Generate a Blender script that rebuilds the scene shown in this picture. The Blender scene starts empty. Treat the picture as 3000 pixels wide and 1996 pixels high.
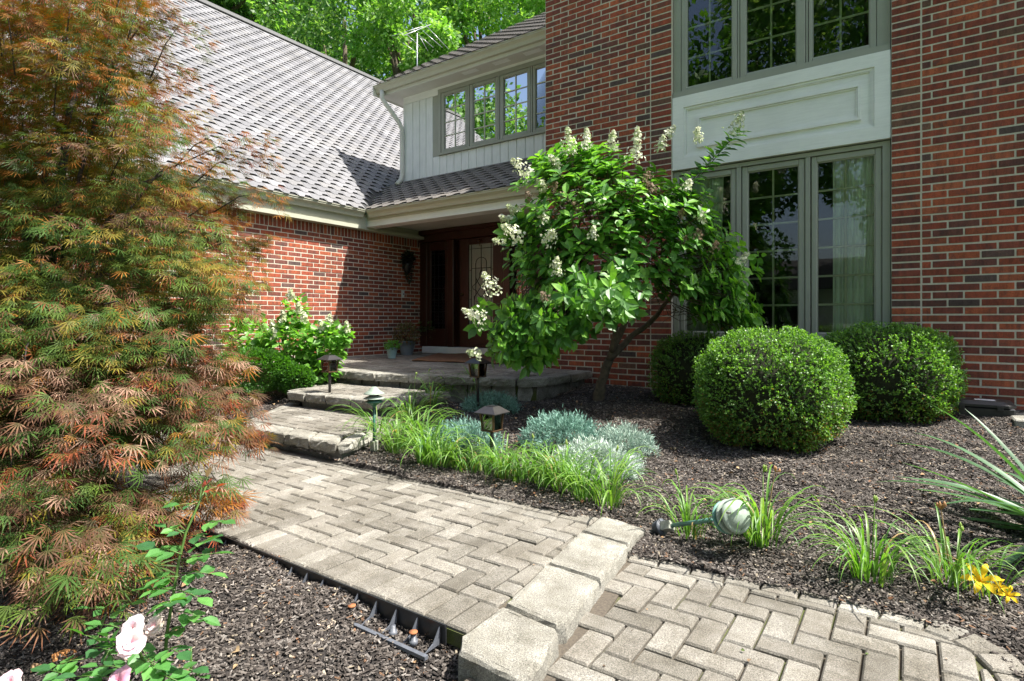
import bpy, math, random
import numpy as np
from mathutils import Vector, Matrix

# ------------------------------------------------------------------ camera, sky, sun
sc = bpy.context.scene
COL = sc.collection
F, CX, HY, EYE = 1675.0, 1500.0, 940.0, 1.05
TH = math.atan(1160/1675.)
CT, ST = math.cos(TH), math.sin(TH)
cam_d = bpy.data.cameras.new("camera"); cam = bpy.data.objects.new("camera", cam_d); COL.objects.link(cam)
cam_d.sensor_width = 36; cam_d.lens = F/3000*36; cam_d.clip_end = 600; cam_d.clip_start = 0.05
cam_d.shift_y = -(998-HY)/3000.
cam.location = (0, 0, EYE); cam.rotation_euler = (math.radians(90), 0, TH)
sc.camera = cam

SUN = Vector((0.55, 0.23, 1.0)).normalized()
w = bpy.data.worlds.new("World"); sc.world = w; w.use_nodes = True
nt = w.node_tree; bg = nt.nodes["Background"]
sky = nt.nodes.new("ShaderNodeTexSky"); sky.sky_type = 'NISHITA'; sky.sun_disc = False
sky.sun_elevation = math.asin(SUN.z); sky.sun_rotation = math.atan2(SUN.x, SUN.y)
sky.air_density = 1.0; sky.dust_density = 3.5; sky.ozone_density = 1.0
nt.links.new(sky.outputs[0], bg.inputs[0]); bg.inputs[1].default_value = 0.115
sd = bpy.data.lights.new("sun", 'SUN'); sd.energy = 5.0; sd.angle = math.radians(0.5); sd.color = (1.0, 0.96, 0.89)
so = bpy.data.objects.new("sun", sd); COL.objects.link(so); so.location = (10, 4, 20)
so.rotation_euler = (-SUN).to_track_quat('-Z', 'Y').to_euler()
sc.view_settings.view_transform = 'Standard'; sc.view_settings.look = 'None'
sc.view_settings.gamma = 1.0; sc.view_settings.use_curve_mapping = False
sc.view_settings.exposure = 1.25
sc.cycles.max_bounces = 8; sc.cycles.transparent_max_bounces = 12

# ------------------------------------------------------------------ measuring helpers
def gp(px, py, z):
    Z = F*(EYE-z)/(py-HY); l = (px-CX)/F*Z
    return (l*CT-Z*ST, l*ST+Z*CT)
def zp(px, py, Z):
    l = (px-CX)/F*Z
    return Vector((l*CT-Z*ST, l*ST+Z*CT, EYE+(HY-py)/F*Z))
def fx(px, Y):
    a = (px-CX)/F; Z = Y/(a*ST+CT); return Z*(a*CT-ST)
def fz(px, py, Y):
    a = (px-CX)/F; Z = Y/(a*ST+CT); return EYE+(HY-py)/F*Z
def depth(X, Y): return -X*ST+Y*CT
def proj(X, Y, z):
    l = X*CT+Y*ST; Z = -X*ST+Y*CT
    return CX+F*l/Z, HY-F*(z-EYE)/Z, Z

rnd = random.Random(7)
rng = np.random.default_rng(7)

# ------------------------------------------------------------------ materials
def newmat(name):
    m = bpy.data.materials.new(name); m.use_nodes = True
    nt = m.node_tree; b = nt.nodes["Principled BSDF"]
    return m, nt, b
def N(nt, t, **kw):
    n = nt.nodes.new(t)
    for k, v in kw.items(): setattr(n, k, v)
    return n
def coords(nt, scale=1.0):
    tc = N(nt, "ShaderNodeTexCoord"); mp = N(nt, "ShaderNodeMapping")
    mp.inputs["Scale"].default_value = (scale,)*3 if not hasattr(scale, '__len__') else scale
    nt.links.new(tc.outputs["Object"], mp.inputs[0]); return mp.outputs[0]
def wcoords(nt):
    g = N(nt, "ShaderNodeNewGeometry"); return g.outputs["Position"]
def noise(nt, vec, scale, detail=4, rough=.6):
    n = N(nt, "ShaderNodeTexNoise"); n.inputs["Scale"].default_value = scale
    n.inputs["Detail"].default_value = detail; n.inputs["Roughness"].default_value = rough
    nt.links.new(vec, n.inputs["Vector"]); return n.outputs["Fac"]
def ramp(nt, fac, stops):
    r = N(nt, "ShaderNodeValToRGB"); e = r.color_ramp.elements
    while len(e) < len(stops): e.new(.5)
    for i, (p, c) in enumerate(stops):
        e[i].position = p; e[i].color = (c[0], c[1], c[2], 1) if hasattr(c, '__len__') else (c, c, c, 1)
    nt.links.new(fac, r.inputs[0]); return r.outputs[0]
def mul(nt, a, b, fac=1.0, mode='MULTIPLY'):
    m = N(nt, "ShaderNodeMix", data_type='RGBA', blend_type=mode); m.inputs[0].default_value = fac
    nt.links.new(a, m.inputs[6]) if not hasattr(a, '__len__') else setattr(m.inputs[6], 'default_value', (*a, 1))
    nt.links.new(b, m.inputs[7]) if not hasattr(b, '__len__') else setattr(m.inputs[7], 'default_value', (*b, 1))
    return m.outputs[2]
def mixf(nt, fac, a, b):
    m = N(nt, "ShaderNodeMix", data_type='RGBA')
    nt.links.new(fac, m.inputs[0])
    for i, v in ((6, a), (7, b)):
        if hasattr(v, '__len__'): m.inputs[i].default_value = (*v, 1)
        else: nt.links.new(v, m.inputs[i])
    return m.outputs[2]
def bump(nt, b, h, dist, strength=1.0):
    n = N(nt, "ShaderNodeBump"); n.inputs["Distance"].default_value = dist; n.inputs["Strength"].default_value = strength
    nt.links.new(h, n.inputs["Height"]); nt.links.new(n.outputs[0], b.inputs["Normal"])
def attr(nt, name="col"):
    a = N(nt, "ShaderNodeAttribute"); a.attribute_name = name; return a.outputs["Color"]

def m_plain(name, col, rough=.6, nscale=8, namt=.25, bumpd=0, metal=0, spec=.5, tint=None):
    m, nt, b = newmat(name)
    v = wcoords(nt); n = noise(nt, v, nscale, 6, .65)
    c = mul(nt, col, ramp(nt, n, [(.3, 1-namt), (.7, 1.0+namt*.2)]))
    nt.links.new(c, b.inputs["Base Color"]); b.inputs["Roughness"].default_value = rough
    b.inputs["Metallic"].default_value = metal; b.inputs["Specular IOR Level"].default_value = spec
    if bumpd: bump(nt, b, noise(nt, v, nscale*6, 4), bumpd)
    return m
def m_attr(name, rough=.8, nscale=60, namt=.35, bumpd=.002, spec=.4, big=3.0):
    m, nt, b = newmat(name); v = wcoords(nt)
    n = noise(nt, v, nscale, 5, .7); n2 = noise(nt, v, big, 3)
    c = mul(nt, attr(nt), ramp(nt, n, [(.25, 1-namt), (.75, 1+namt*.5)]))
    c = mul(nt, c, ramp(nt, n2, [(.3, .82), (.7, 1.08)]))
    nt.links.new(c, b.inputs["Base Color"]); b.inputs["Roughness"].default_value = rough
    b.inputs["Specular IOR Level"].default_value = spec
    if bumpd: bump(nt, b, n, bumpd)
    return m
def m_leaf(name, rough=.45, trans=.4, spec=.5, tmul=(1.5, 1.7, .5)):
    m, nt, b = newmat(name); out = nt.nodes["Material Output"]
    c = attr(nt); v = wcoords(nt)
    c = mul(nt, c, ramp(nt, noise(nt, v, 30, 2), [(.3, .8), (.7, 1.15)]))
    nt.links.new(c, b.inputs["Base Color"]); b.inputs["Roughness"].default_value = rough
    b.inputs["Specular IOR Level"].default_value = spec
    t = N(nt, "ShaderNodeBsdfTranslucent"); nt.links.new(mul(nt, c, tmul), t.inputs[0])
    mx = N(nt, "ShaderNodeMixShader"); mx.inputs[0].default_value = trans
    nt.links.new(b.outputs[0], mx.inputs[1]); nt.links.new(t.outputs[0], mx.inputs[2])
    nt.links.new(mx.outputs[0], out.inputs[0]); return m

M = {}
# brick: streaky face, sandy grain
m, nt_, b_ = newmat("brick"); v = wcoords(nt_)
st = N(nt_, "ShaderNodeMapping"); st.inputs["Scale"].default_value = (30, 30, 7); nt_.links.new(v, st.inputs[0])
c = mul(nt_, attr(nt_), ramp(nt_, noise(nt_, st.outputs[0], 1.0, 4, .7), [(.3, .55), (.5, .95), (.72, 1.25)]))
c = mul(nt_, c, ramp(nt_, noise(nt_, v, 160, 3, .7), [(.3, .6), (.7, 1.25)]))
c = mixf(nt_, ramp(nt_, noise(nt_, v, 11, 4, .75), [(.50, 0.), (.72, .75)]), c, (.075, .045, .04))
c = mul(nt_, c, ramp(nt_, noise(nt_, v, .9, 4, .6), [(.3, .80), (.7, 1.12)]))
nt_.links.new(c, b_.inputs["Base Color"]); b_.inputs["Roughness"].default_value = .85
bump(nt_, b_, noise(nt_, v, 110, 5, .75), .004); M['brick'] = m
M['mortar'] = m_plain("mortar", (.60, .555, .45), .95, 40, .22, .003)
# concrete pavers: exposed aggregate speckle, dirt bloom
def m_conc(name, base_attr, speck=210, dirt=.55, col=None):
    m, nt, b = newmat(name); v = wcoords(nt)
    base = attr(nt) if base_attr else None
    s = noise(nt, v, speck, 3, .95)
    sp = ramp(nt, s, [(.36, .30), (.46, .84), (.55, 1.06), (.64, 1.75)])
    c = mul(nt, base if base_attr else col, sp)
    d = noise(nt, v, 2.6, 5, .65)
    c = mul(nt, c, ramp(nt, d, [(.34, (dirt, dirt*.97, dirt*.92)), (.62, (1, 1, 1))]))
    d2 = noise(nt, v, 14, 4, .7)
    c = mul(nt, c, ramp(nt, d2, [(.35, (.80, .79, .76)), (.6, (1, 1, 1))]))
    nt.links.new(c, b.inputs["Base Color"]); b.inputs["Roughness"].default_value = .92; b.inputs["Specular IOR Level"].default_value = .25
    bump(nt, b, s, .003); return m
M['paver'] = m_conc("paver", True)
M['stone'] = m_conc("step_stone", False, 190, .5, (.33, .32, .28))
m, nt_, b_ = newmat("joint_sand"); v = wcoords(nt_)
n1 = noise(nt_, v, 5, 4); c = mixf(nt_, ramp(nt_, n1, [(.5, 0.), (.62, 1.)]), (.075, .062, .045), (.07, .085, .02))
c = mul(nt_, c, ramp(nt_, noise(nt_, v, 220, 3, .8), [(.3, .5), (.7, 1.6)]))
nt_.links.new(c, b_.inputs["Base Color"]); b_.inputs["Roughness"].default_value = 1; M['sand'] = m
M['dust'] = m_plain("stone_dust", (.15, .125, .095), 1, 90, .5, .006)
# ground: mulch in the beds, lawn further out
m, nt_, b_ = newmat("ground"); v = wcoords(nt_)
sp_ = N(nt_, "ShaderNodeSeparateXYZ"); nt_.links.new(v, sp_.inputs[0])
mu = mul(nt_, (.034, .029, .026), ramp(nt_, noise(nt_, v, 130, 5, .8), [(.3, .35), (.55, 1.2), (.75, 3.2)]))
gr = mul(nt_, (.075, .15, .028), ramp(nt_, noise(nt_, v, 40, 5, .8), [(.3, .5), (.7, 1.3)]))
ln = N(nt_, "ShaderNodeVectorMath", operation='LENGTH')
of = N(nt_, "ShaderNodeVectorMath", operation='ADD'); of.inputs[1].default_value = (2.5, -4, 0)
nt_.links.new(v, of.inputs[0]); nt_.links.new(of.outputs[0], ln.inputs[0])
mr = N(nt_, "ShaderNodeMapRange"); mr.inputs[1].default_value = 7.4; mr.inputs[2].default_value = 7.6; nt_.links.new(ln.outputs["Value"], mr.inputs[0])
nt_.links.new(mixf(nt_, mr.outputs[0], mu, gr), b_.inputs["Base Color"]); b_.inputs["Roughness"].default_value = .95
bump(nt_, b_, noise(nt_, v, 120, 5, .8), .012); M['ground'] = m
M['chip'] = m_attr("mulch_chip", .9, 90, .5, .002, .3)
M['dryleaf'] = m_attr("dry_leaf", .8, 60, .4, .001, .2)
# roofing
m, nt_, b_ = newmat("shingle"); v = wcoords(nt_)
c = mul(nt_, attr(nt_), ramp(nt_, noise(nt_, v, 300, 2, .9), [(.3, .65), (.7, 1.3)]))
c = mul(nt_, c, ramp(nt_, noise(nt_, v, 1.3, 4, .6), [(.3, .85), (.7, 1.08)]))
nt_.links.new(c, b_.inputs["Base Color"]); b_.inputs["Roughness"].default_value = .9; bump(nt_, b_, noise(nt_, v, 250, 2), .002); M['shingle'] = m
M['felt'] = m_plain("roof_felt", (.05, .05, .05), .95)
# painted wood
def m_paint(name, col, wood=.25, rough=.55, axis=(3, 3, 40)):
    m, nt, b = newmat(name); v = wcoords(nt)
    mp = N(nt, "ShaderNodeMapping"); mp.inputs["Scale"].default_value = axis; nt.links.new(v, mp.inputs[0])
    n = noise(nt, mp.outputs[0], 1.5, 6, .7)
    c = mul(nt, col, ramp(nt, n, [(.3, 1-wood*.5), (.6, 1.0)]))
    c = mul(nt, c, ramp(nt, noise(nt, v, 2.2, 4), [(.3, .9), (.7, 1.03)]))
    nt.links.new(c, b.inputs["Base Color"]); b.inputs["Roughness"].default_value = rough
    bump(nt, b, n, .002*wood*4); return m
M['white'] = m_paint("white_paint", (.84, .84, .81), .18)
M['whiteboard'] = m_paint("white_siding_paint", (.80, .81, .80), .25, .6, (40, 40, 3))
M['taupe'] = m_paint("taupe_paint", (.33, .335, .28), .08, .45)
M['muntin'] = m_paint("lightened_taupe", (.56, .57, .47), .05, .5)  # taupe with its colour lightened to offset dim light behind the glass
M['gutter'] = m_paint("gutter_paint", (.50, .48, .37), .08, .4)
M['gutterg'] = m_paint("fascia_paint", (.46, .46, .36), .08, .5)
M['soffit'] = m_paint("soffit_paint", (.66, .64, .58), .1, .7)
M['wood'] = m_paint("mahogany", (.050, .014, .007), .7, .28, (25, 25, 2))
M['black'] = m_plain("black_plastic", (.018, .019, .021), .35, 20, .3)
M['greyplastic'] = m_plain("grey_plastic", (.11, .12, .14), .5, 40, .4)
M['bronze'] = m_plain("bronze_metal", (.13, .075, .04), .38, 30, .3, 0, .7)
M['darkmetal'] = m_plain("dark_metal", (.07, .065, .065), .35, 20, .2, 0, .6)
M['green'] = m_plain("green_enamel", (.03, .12, .085), .4, 25, .35)
M['palegreen'] = m_plain("faded_green_enamel", (.27, .335, .27), .6, 25, .3)
M['teal'] = m_plain("teal_enamel", (.13, .30, .25), .5, 25, .3)
M['concr'] = m_plain("concrete_block", (.36, .37, .31), .9, 50, .3, .002)
M['pot'] = m_plain("pale_blue_glaze", (.30, .45, .47), .4, 12, .2)
M['potgrey'] = m_plain("grey_glaze", (.16, .19, .21), .45, 12, .2)
M['potdark'] = m_plain("dark_pot", (.015, .014, .014), .4, 12, .2)
M['mat'] = m_plain("coir_mat", (.20, .10, .05), 1, 60, .5, .004)
M['bark'] = m_plain("bark", (.13, .10, .065), .95, 22, .6, .012)
M['mbark'] = m_plain("maple_bark", (.055, .045, .036), .9, 22, .6, .008)
M['came'] = m_plain("lead_came", (.03, .03, .032), .4, 20, .2, 0, .5)
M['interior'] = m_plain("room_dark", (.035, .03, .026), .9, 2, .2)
M['rust'] = m_plain("rusty_nail", (.34, .13, .05), .9, 60, .3)
M['label'] = m_plain("paper_label", (.75, .76, .78), .6, 5, .1)
M['alu'] = m_plain("aluminium", (.6, .6, .6), .35, 20, .2, 0, .8)
M['asphalt'] = m_plain("asphalt", (.06, .06, .06), .95, 60, .4)
M['leaf'] = m_leaf("leaf", .42, .38)
M['mleaf'] = m_leaf("maple_leaf", .6, .28, .22, (1.5, 1.2, .5))
M['tleaf'] = m_leaf("tree_leaf", .5, .45, .4)
M['blade'] = m_leaf("grass_blade", .4, .35)
M['silver'] = m_leaf("silver_leaf", .8, .15, .2, (1, 1, 1))
M['petal'] = m_leaf("petal", .7, .3, .2, (1, 1, 1))
m, nt_, b_ = newmat("curtain"); b_.inputs["Base Color"].default_value = (.82, .90, .85, 1); b_.inputs["Roughness"].default_value = .9
tt = N(nt_, "ShaderNodeBsdfTranslucent"); tt.inputs[0].default_value = (.75, .88, .8, 1)
mx = N(nt_, "ShaderNodeMixShader"); mx.inputs[0].default_value = .12; nt_.links.new(b_.outputs[0], mx.inputs[1]); nt_.links.new(tt.outputs[0], mx.inputs[2])
nt_.links.new(mx.outputs[0], nt_.nodes["Material Output"].inputs[0]); M['curtain'] = m
def m_glass(name, ior, tint, rough=.0, bmp=0):
    m, nt, b = newmat(name); out = nt.nodes["Material Output"]
    g = N(nt, "ShaderNodeBsdfGlossy"); g.inputs["Roughness"].default_value = rough
    t = N(nt, "ShaderNodeBsdfTransparent"); t.inputs[0].default_value = (*tint, 1)
    fr = N(nt, "ShaderNodeFresnel"); fr.inputs[0].default_value = ior
    mx = N(nt, "ShaderNodeMixShader"); nt.links.new(fr.outputs[0], mx.inputs[0])
    nt.links.new(t.outputs[0], mx.inputs[1]); nt.links.new(g.outputs[0], mx.inputs[2]); nt.links.new(mx.outputs[0], out.inputs[0])
    if bmp:
        bp_ = N(nt, "ShaderNodeBump"); bp_.inputs["Distance"].default_value = bmp; v = wcoords(nt)
        nt.links.new(noise(nt, v, 2.0 if bmp < .01 else 25, 2), bp_.inputs["Height"]); nt.links.new(bp_.outputs[0], g.inputs["Normal"])
    return m
M['glass'] = m_glass("window_glass", 1.6, (.97, .985, .975), 0, 0)
M['leaded'] = m_glass("leaded_glass", 3.2, (.55, .62, .58), .08, .012)
_nt = M['leaded'].node_tree; _d = _nt.nodes.new("ShaderNodeBsdfDiffuse"); _d.inputs[0].default_value = (.42, .47, .42, 1); _m = _nt.nodes.new("ShaderNodeMixShader"); _m.inputs[0].default_value = .55  # pale diffuse: obscure glass, plus the bright reflected scene put into its colour
_o = _nt.nodes["Material Output"]; _l = _o.inputs[0].links[0].from_socket; _nt.links.new(_l, _m.inputs[1]); _nt.links.new(_d.outputs[0], _m.inputs[2]); _nt.links.new(_m.outputs[0], _o.inputs[0])
M['lampglass'] = m_glass("lamp_glass", 1.6, (.85, .88, .85), .02)

# ------------------------------------------------------------------ mesh helpers
def tag(o, label=None, cat=None, group=None, kind=None):
    if label: o['label'] = label
    if cat: o['category'] = cat
    if group: o['group'] = group
    if kind: o['kind'] = kind
    return o
def link(name, me, parent=None):
    o = bpy.data.objects.new(name, me); COL.objects.link(o)
    if parent is not None: o.parent = parent
    return o
def empty(name, loc=(0, 0, 0)):
    o = bpy.data.objects.new(name, None); COL.objects.link(o); o.location = loc; o.empty_display_size = .1
    return o

class MB:
    def __init__(s, org=(0, 0, 0)): s.v = []; s.f = []; s.c = []; s.org = Vector(org); s.smooth = []
    def add(s, vs, fs, col=(1, 1, 1), smooth=False):
        o = len(s.v)
        s.v += [tuple(Vector(p)-s.org) for p in vs]; s.f += [tuple(i+o for i in f) for f in fs]
        s.c += [col]*len(vs); s.smooth += [smooth]*len(fs); return s
    def box(s, x0, x1, y0, y1, z0, z1, col=(1, 1, 1)):
        return s.add([(x0, y0, z0), (x1, y0, z0), (x1, y1, z0), (x0, y1, z0), (x0, y0, z1), (x1, y0, z1), (x1, y1, z1), (x0, y1, z1)],
                     [(0, 3, 2, 1), (4, 5, 6, 7), (0, 1, 5, 4), (1, 2, 6, 5), (2, 3, 7, 6), (3, 0, 4, 7)], col)
    def bevbox(s, x0, x1, y0, y1, z0, z1, b, col=(1, 1, 1)):
        # box with chamfered edges: 24 verts
        cs = [(x0, x1), (y0, y1), (z0, z1)]; vs = []; idx = {}
        for i in (0, 1):
            for j in (0, 1):
                for k in (0, 1):
                    p = [cs[0][i], cs[1][j], cs[2][k]]; sg = [1 if q == 0 else -1 for q in (i, j, k)]
                    for ax in range(3):
                        q = [p[a]+(sg[a]*b if a != ax else 0) for a in range(3)]
                        idx[(i, j, k, ax)] = len(vs); vs.append(q)
        fs = []
        def quad(keys):
            ids = [idx[k] for k in keys]; fs.append(tuple(ids))
        for ax in range(3):
            for sd_ in (0, 1):
                a1, a2 = [a for a in range(3) if a != ax]
                ks = []
                for (u, v_) in ((0, 0), (1, 0), (1, 1), (0, 1)):
                    k = [0, 0, 0]; k[ax] = sd_; k[a1] = u; k[a2] = v_; ks.append((*k, ax))
                quad(ks)
        for ax in range(3):       # edges along axis ax
            a1, a2 = [a for a in range(3) if a != ax]
            for u in (0, 1):
                for v_ in (0, 1):
                    k0 = [0, 0, 0]; k0[a1] = u; k0[a2] = v_; k1 = list(k0); k1[ax] = 1
                    quad([(*k0, a1), (*k1, a1), (*k1, a2), (*k0, a2)])
        for i in (0, 1):
            for j in (0, 1):
                for k in (0, 1): fs.append((idx[(i, j, k, 0)], idx[(i, j, k, 1)], idx[(i, j, k, 2)]))
        return s.add(vs, fs, col)
    def prism(s, pts, d, col=(1, 1, 1)):   # polygon pts (3D) extruded by vector d
        n = len(pts); vs = [Vector(p) for p in pts]+[Vector(p)+Vector(d) for p in pts]
        fs = [tuple(range(n))[::-1], tuple(range(n, 2*n))]+[(i, (i+1) % n, n+(i+1) % n, n+i) for i in range(n)]
        return s.add(vs, fs, col)
    def lathe(s, prof, n=20, at=(0, 0, 0), axis=None, col=(1, 1, 1), smooth=True, caps=True):
        at = Vector(at); q = Vector((0, 0, 1)).rotation_difference(Vector(axis).normalized()) if axis is not None else None
        vs = []
        for (r, z) in prof:
            for i in range(n):
                a = 2*math.pi*i/n; p = Vector((r*math.cos(a), r*math.sin(a), z))
                if q: p = q @ p
                vs.append(at+p)
        fs = [(j*n+i, j*n+(i+1) % n, (j+1)*n+(i+1) % n, (j+1)*n+i) for j in range(len(prof)-1) for i in range(n)]
        if caps: fs += [tuple(range(n))[::-1], tuple(range((len(prof)-1)*n, len(prof)*n))]
        return s.add(vs, fs, col, smooth)
    def tube(s, pts, rs, n=8, col=(1, 1, 1), smooth=True):
        pts = [Vector(p) for p in pts]
        if not hasattr(rs, '__len__'): rs = [rs]*len(pts)
        vs = []; up = Vector((0, 0, 1)); prevx = None
        for i, p in enumerate(pts):
            d = (pts[min(i+1, len(pts)-1)]-pts[max(i-1, 0)]).normalized()
            x = prevx if prevx is not None else (d.cross(up) if abs(d.z) < .95 else d.cross(Vector((1, 0, 0))))
            x = (x-d*x.dot(d)).normalized(); y = d.cross(x); prevx = x
            for k in range(n):
                a = 2*math.pi*k/n; vs.append(p+(x*math.cos(a)+y*math.sin(a))*rs[i])
        fs = [(j*n+i, j*n+(i+1) % n, (j+1)*n+(i+1) % n, (j+1)*n+i) for j in range(len(pts)-1) for i in range(n)]
        fs += [tuple(range(n))[::-1], tuple(range((len(pts)-1)*n, len(pts)*n))]
        return s.add(vs, fs, col, smooth)
    def mesh(s, name):
        me = bpy.data.meshes.new(name); me.from_pydata(s.v, [], s.f)
        ca = me.color_attributes.new("col", 'FLOAT_COLOR', 'POINT')
        ca.data.foreach_set("color", np.array([(c[0], c[1], c[2], 1.) for c in s.c], dtype=np.float32).ravel())
        me.polygons.foreach_set("use_smooth", s.smooth); me.update(); return me
    def build(s, name, mat, parent=None):
        me = s.mesh(name); me.materials.append(mat); o = link(name, me, parent)
        if s.org.length: o.location = s.org
        elif False: pass
        return o

def np_mesh(name, V, Fc, C, mat, parent=None, smooth=False):
    """V (n,3), Fc (m,k) faces all with k corners, C (n,3)"""
    me = bpy.data.meshes.new(name); n, m, k = len(V), len(Fc), Fc.shape[1]
    me.vertices.add(n); me.vertices.foreach_set("co", V.astype(np.float32).ravel())
    me.loops.add(m*k); me.loops.foreach_set("vertex_index", Fc.astype(np.int32).ravel())
    me.polygons.add(m); me.polygons.foreach_set("loop_start", np.arange(0, m*k, k, dtype=np.int32))
    me.polygons.foreach_set("loop_total", np.full(m, k, dtype=np.int32))
    if smooth: me.polygons.foreach_set("use_smooth", np.ones(m, dtype=bool))
    me.update(calc_edges=True)
    ca = me.color_attributes.new("col", 'FLOAT_COLOR', 'POINT')
    ca.data.foreach_set("color", np.concatenate([C, np.ones((n, 1))], 1).astype(np.float32).ravel())
    me.materials.append(mat); return link(name, me, parent)
def frames(D, Nn):
    """rows: x=side, y=axis D, z=normal"""
    D = D/np.linalg.norm(D, axis=1, keepdims=True)
    X = np.cross(D, Nn); X /= np.linalg.norm(X, axis=1, keepdims=True)+1e-9
    Z = np.cross(X, D); return np.stack([X, D, Z], 1)
def scatter(name, tv, tf, P, R, S, C, mat, parent=None, shade=None, inner=None, wt=None):
    tv = np.array(tv, float); tf = np.array(tf, int); n, k = len(P), len(tv)
    S = np.asarray(S, float); S = S[:, None, None] if S.ndim == 1 else S[:, None, :]
    V = (P[:, None, :]+np.einsum('nkc,ncd->nkd', tv[None]*S, R)).reshape(-1, 3)
    Fc = (tf[None]+(np.arange(n)*k)[:, None, None]).reshape(-1, tf.shape[1])
    Cc = np.repeat(C, k, 0)
    if inner is not None:
        W = np.tile(np.array(wt), n)[:, None]; Cc = Cc*W+np.repeat(inner, k, 0)*(1-W)
    if shade is not None: Cc = Cc*np.tile(np.array(shade), n)[:, None]
    return np_mesh(name, V, Fc, Cc, mat, parent)
def unit(n):
    v = rng.normal(size=(n, 3)); return v/np.linalg.norm(v, axis=1, keepdims=True)

LEAF_V = [(0, 0, 0), (-.30, .30, .05), (0, .33, -.03), (.30, .30, .05), (-.33, .62, .03), (0, .65, -.05), (.33, .62, .03), (0, 1, -.10)]
LEAF_F = [(0, 2, 1, 1), (0, 3, 2, 2), (1, 2, 5, 4), (2, 3, 6, 5), (4, 5, 7, 7), (5, 6, 7, 7)]
LEAF_T = [(0, 2, 1), (0, 3, 2), (1, 2, 5), (1, 5, 4), (2, 3, 6), (2, 6, 5), (4, 5, 7), (5, 6, 7)]
DIA_V = [(0, 0, 0), (-.28, .5, .06), (.28, .5, .06), (0, 1, 0)]
DIA_F = [(0, 2, 1), (1, 2, 3)]

# ------------------------------------------------------------------ terrain
ANCH = [(-3.7, 6.2, .30), (-3, 6.2, .29), (-2, 6.2, .29), (0, 6.2, .30), (.8, 6.2, .30), (2.5, 6.2, .30), (-3.1, 4.9, .22), (-2.57, 5.2, .25),
        (-.75, 4.2, .12), (-.1, 5.1, .21), (-1.7, 5.1, .25), (-3.3, 2.95, .035), (-2.5, 2.95, .02), (-1.8, 2.95, .01), (-1.4, 3.0, .0), (-.8, 2.82, -.04),
        (0, 2.82, -.04), (.4, 2.5, -.05), (-1.05, 2.8, -.04), (.2, 2.70, -.045), (-.4, 2.78, -.04), (.5, 2.0, -.06), (1, 3.5, -.02), (-1, 3.5, .03), (0, 4, .07), (-3.5, 3.5, .1), (-3.4, 4.2, .16), (-2, 4, .12), (1.5, 5, .16),
        (-2, 1.2, -.06), (-1.3, 1.2, -.11), (-3, .9, -.06), (-5, 1, -.02), (-1.3, .5, -.12), (-6, 3, .06), (-6.5, 4, .14), (-7.4, 3, .14), (-7.4, 5, .2), (-6.2, 4.6, .2),
        (-3, -5, -.12), (5, 5, .1), (5, 0, -.12), (-9, -3, -.05), (0, 0, -.14), (-14, 8, 0), (-3, 14, .2), (10, 14, .1), (-20, -20, -.3), (20, -20, -.3), (0, -12, -.3),
        (-2.3, 1.42, -.015), (-3.2, 1.42, -.01), (-1.95, 1.42, -.022), (-1.5, 1.40, -.065)]
AA = np.array(ANCH)
def hz(x, y):
    x = np.asarray(x, float); y = np.asarray(y, float)
    d2 = (x[..., None]-AA[:, 0])**2+(y[..., None]-AA[:, 1])**2+.02
    ww = d2**-1.6
    return (ww*AA[:, 2]).sum(-1)/ww.sum(-1)
def hz1(x, y): return float(hz(np.array([x]), np.array([y]))[0])
# paved outlines (world XY)
WALK = [(-6.3, 1.5), (-1.32, 1.5), (-1.33, 2.77), (-6.3, 2.77)]
WALKB = [(-6.3, 1.5), (-1.14, 1.5), (-1.14, 2.72), (-3.3, 2.74), (-6.3, 2.74)]
STEP1 = [(-4.72, 2.70), (-3.40, 2.72), (-3.50, 3.12), (-3.72, 3.75), (-5.62, 3.80)]
STEP2 = [(-5.36, 3.62), (-4.15, 3.66), (-4.0, 4.55), (-5.95, 4.55), (-5.75, 4.2)]
PORCH = [(-7.60, 4.46), (-5.0, 4.46), (-3.33, 4.88), (-3.12, 5.05), (-3.12, 6.22), (-3.79, 6.22), (-3.79, 8.0), (-7.60, 8.0)]
LOWER = [(-1.10, .2), (-1.11, 2.54), (-.36, 2.60), (.06, 2.61), (.18, 2.575), (.275, 2.485), (.32, 2.36), (.38, 2.1), (.49, 1.57), (.61, .2)]
def inpoly(x, y, poly):
    x = np.asarray(x, float); y = np.asarray(y, float); r = np.zeros(x.shape, bool); n = len(poly)
    for i in range(n):
        x0, y0 = poly[i]; x1, y1 = poly[(i+1) % n]
        if y0 == y1: continue
        c_ = ((y0 > y) != (y1 > y)) & (x < (x1-x0)*(y-y0)/(y1-y0)+x0)
        r ^= c_
    return r
def axis_pts(lo, hi, step, far):
    a = list(np.arange(lo, hi+1e-6, step)); g = step; p = lo
    left = []
    while p > -far: g *= 1.35; p -= g; left.append(p)
    right = []; g = step; p = a[-1]
    while p < far: g *= 1.35; p += g; right.append(p)
    return np.array(left[::-1]+a+right)
xs = axis_pts(-8.4, 2.2, .05, 260); ys = axis_pts(.2, 7.0, .05, 260)
GX, GY = np.meshgrid(xs, ys)
def nz(x, y, s=1.0):
    return (np.sin(x*9.1*s+1.3*np.sin(y*7.3*s))*np.cos(y*8.3*s+1.1*np.sin(x*5.9*s)))
GZ = hz(GX, GY)
near = (GX > -8.4) & (GX < 2.2) & (GY > .2) & (GY < 7)
GZ = GZ+np.where(near, .012*nz(GX, GY)+.006*nz(GX, GY, 2.7), 0)
def shrink(poly, d):
    cx = sum(p[0] for p in poly)/len(poly); cy = sum(p[1] for p in poly)/len(poly); out = []
    for (x, y) in poly:
        r = math.hypot(x-cx, y-cy); out.append((x-(x-cx)/r*d, y-(y-cy)/r*d))
    return out
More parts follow.
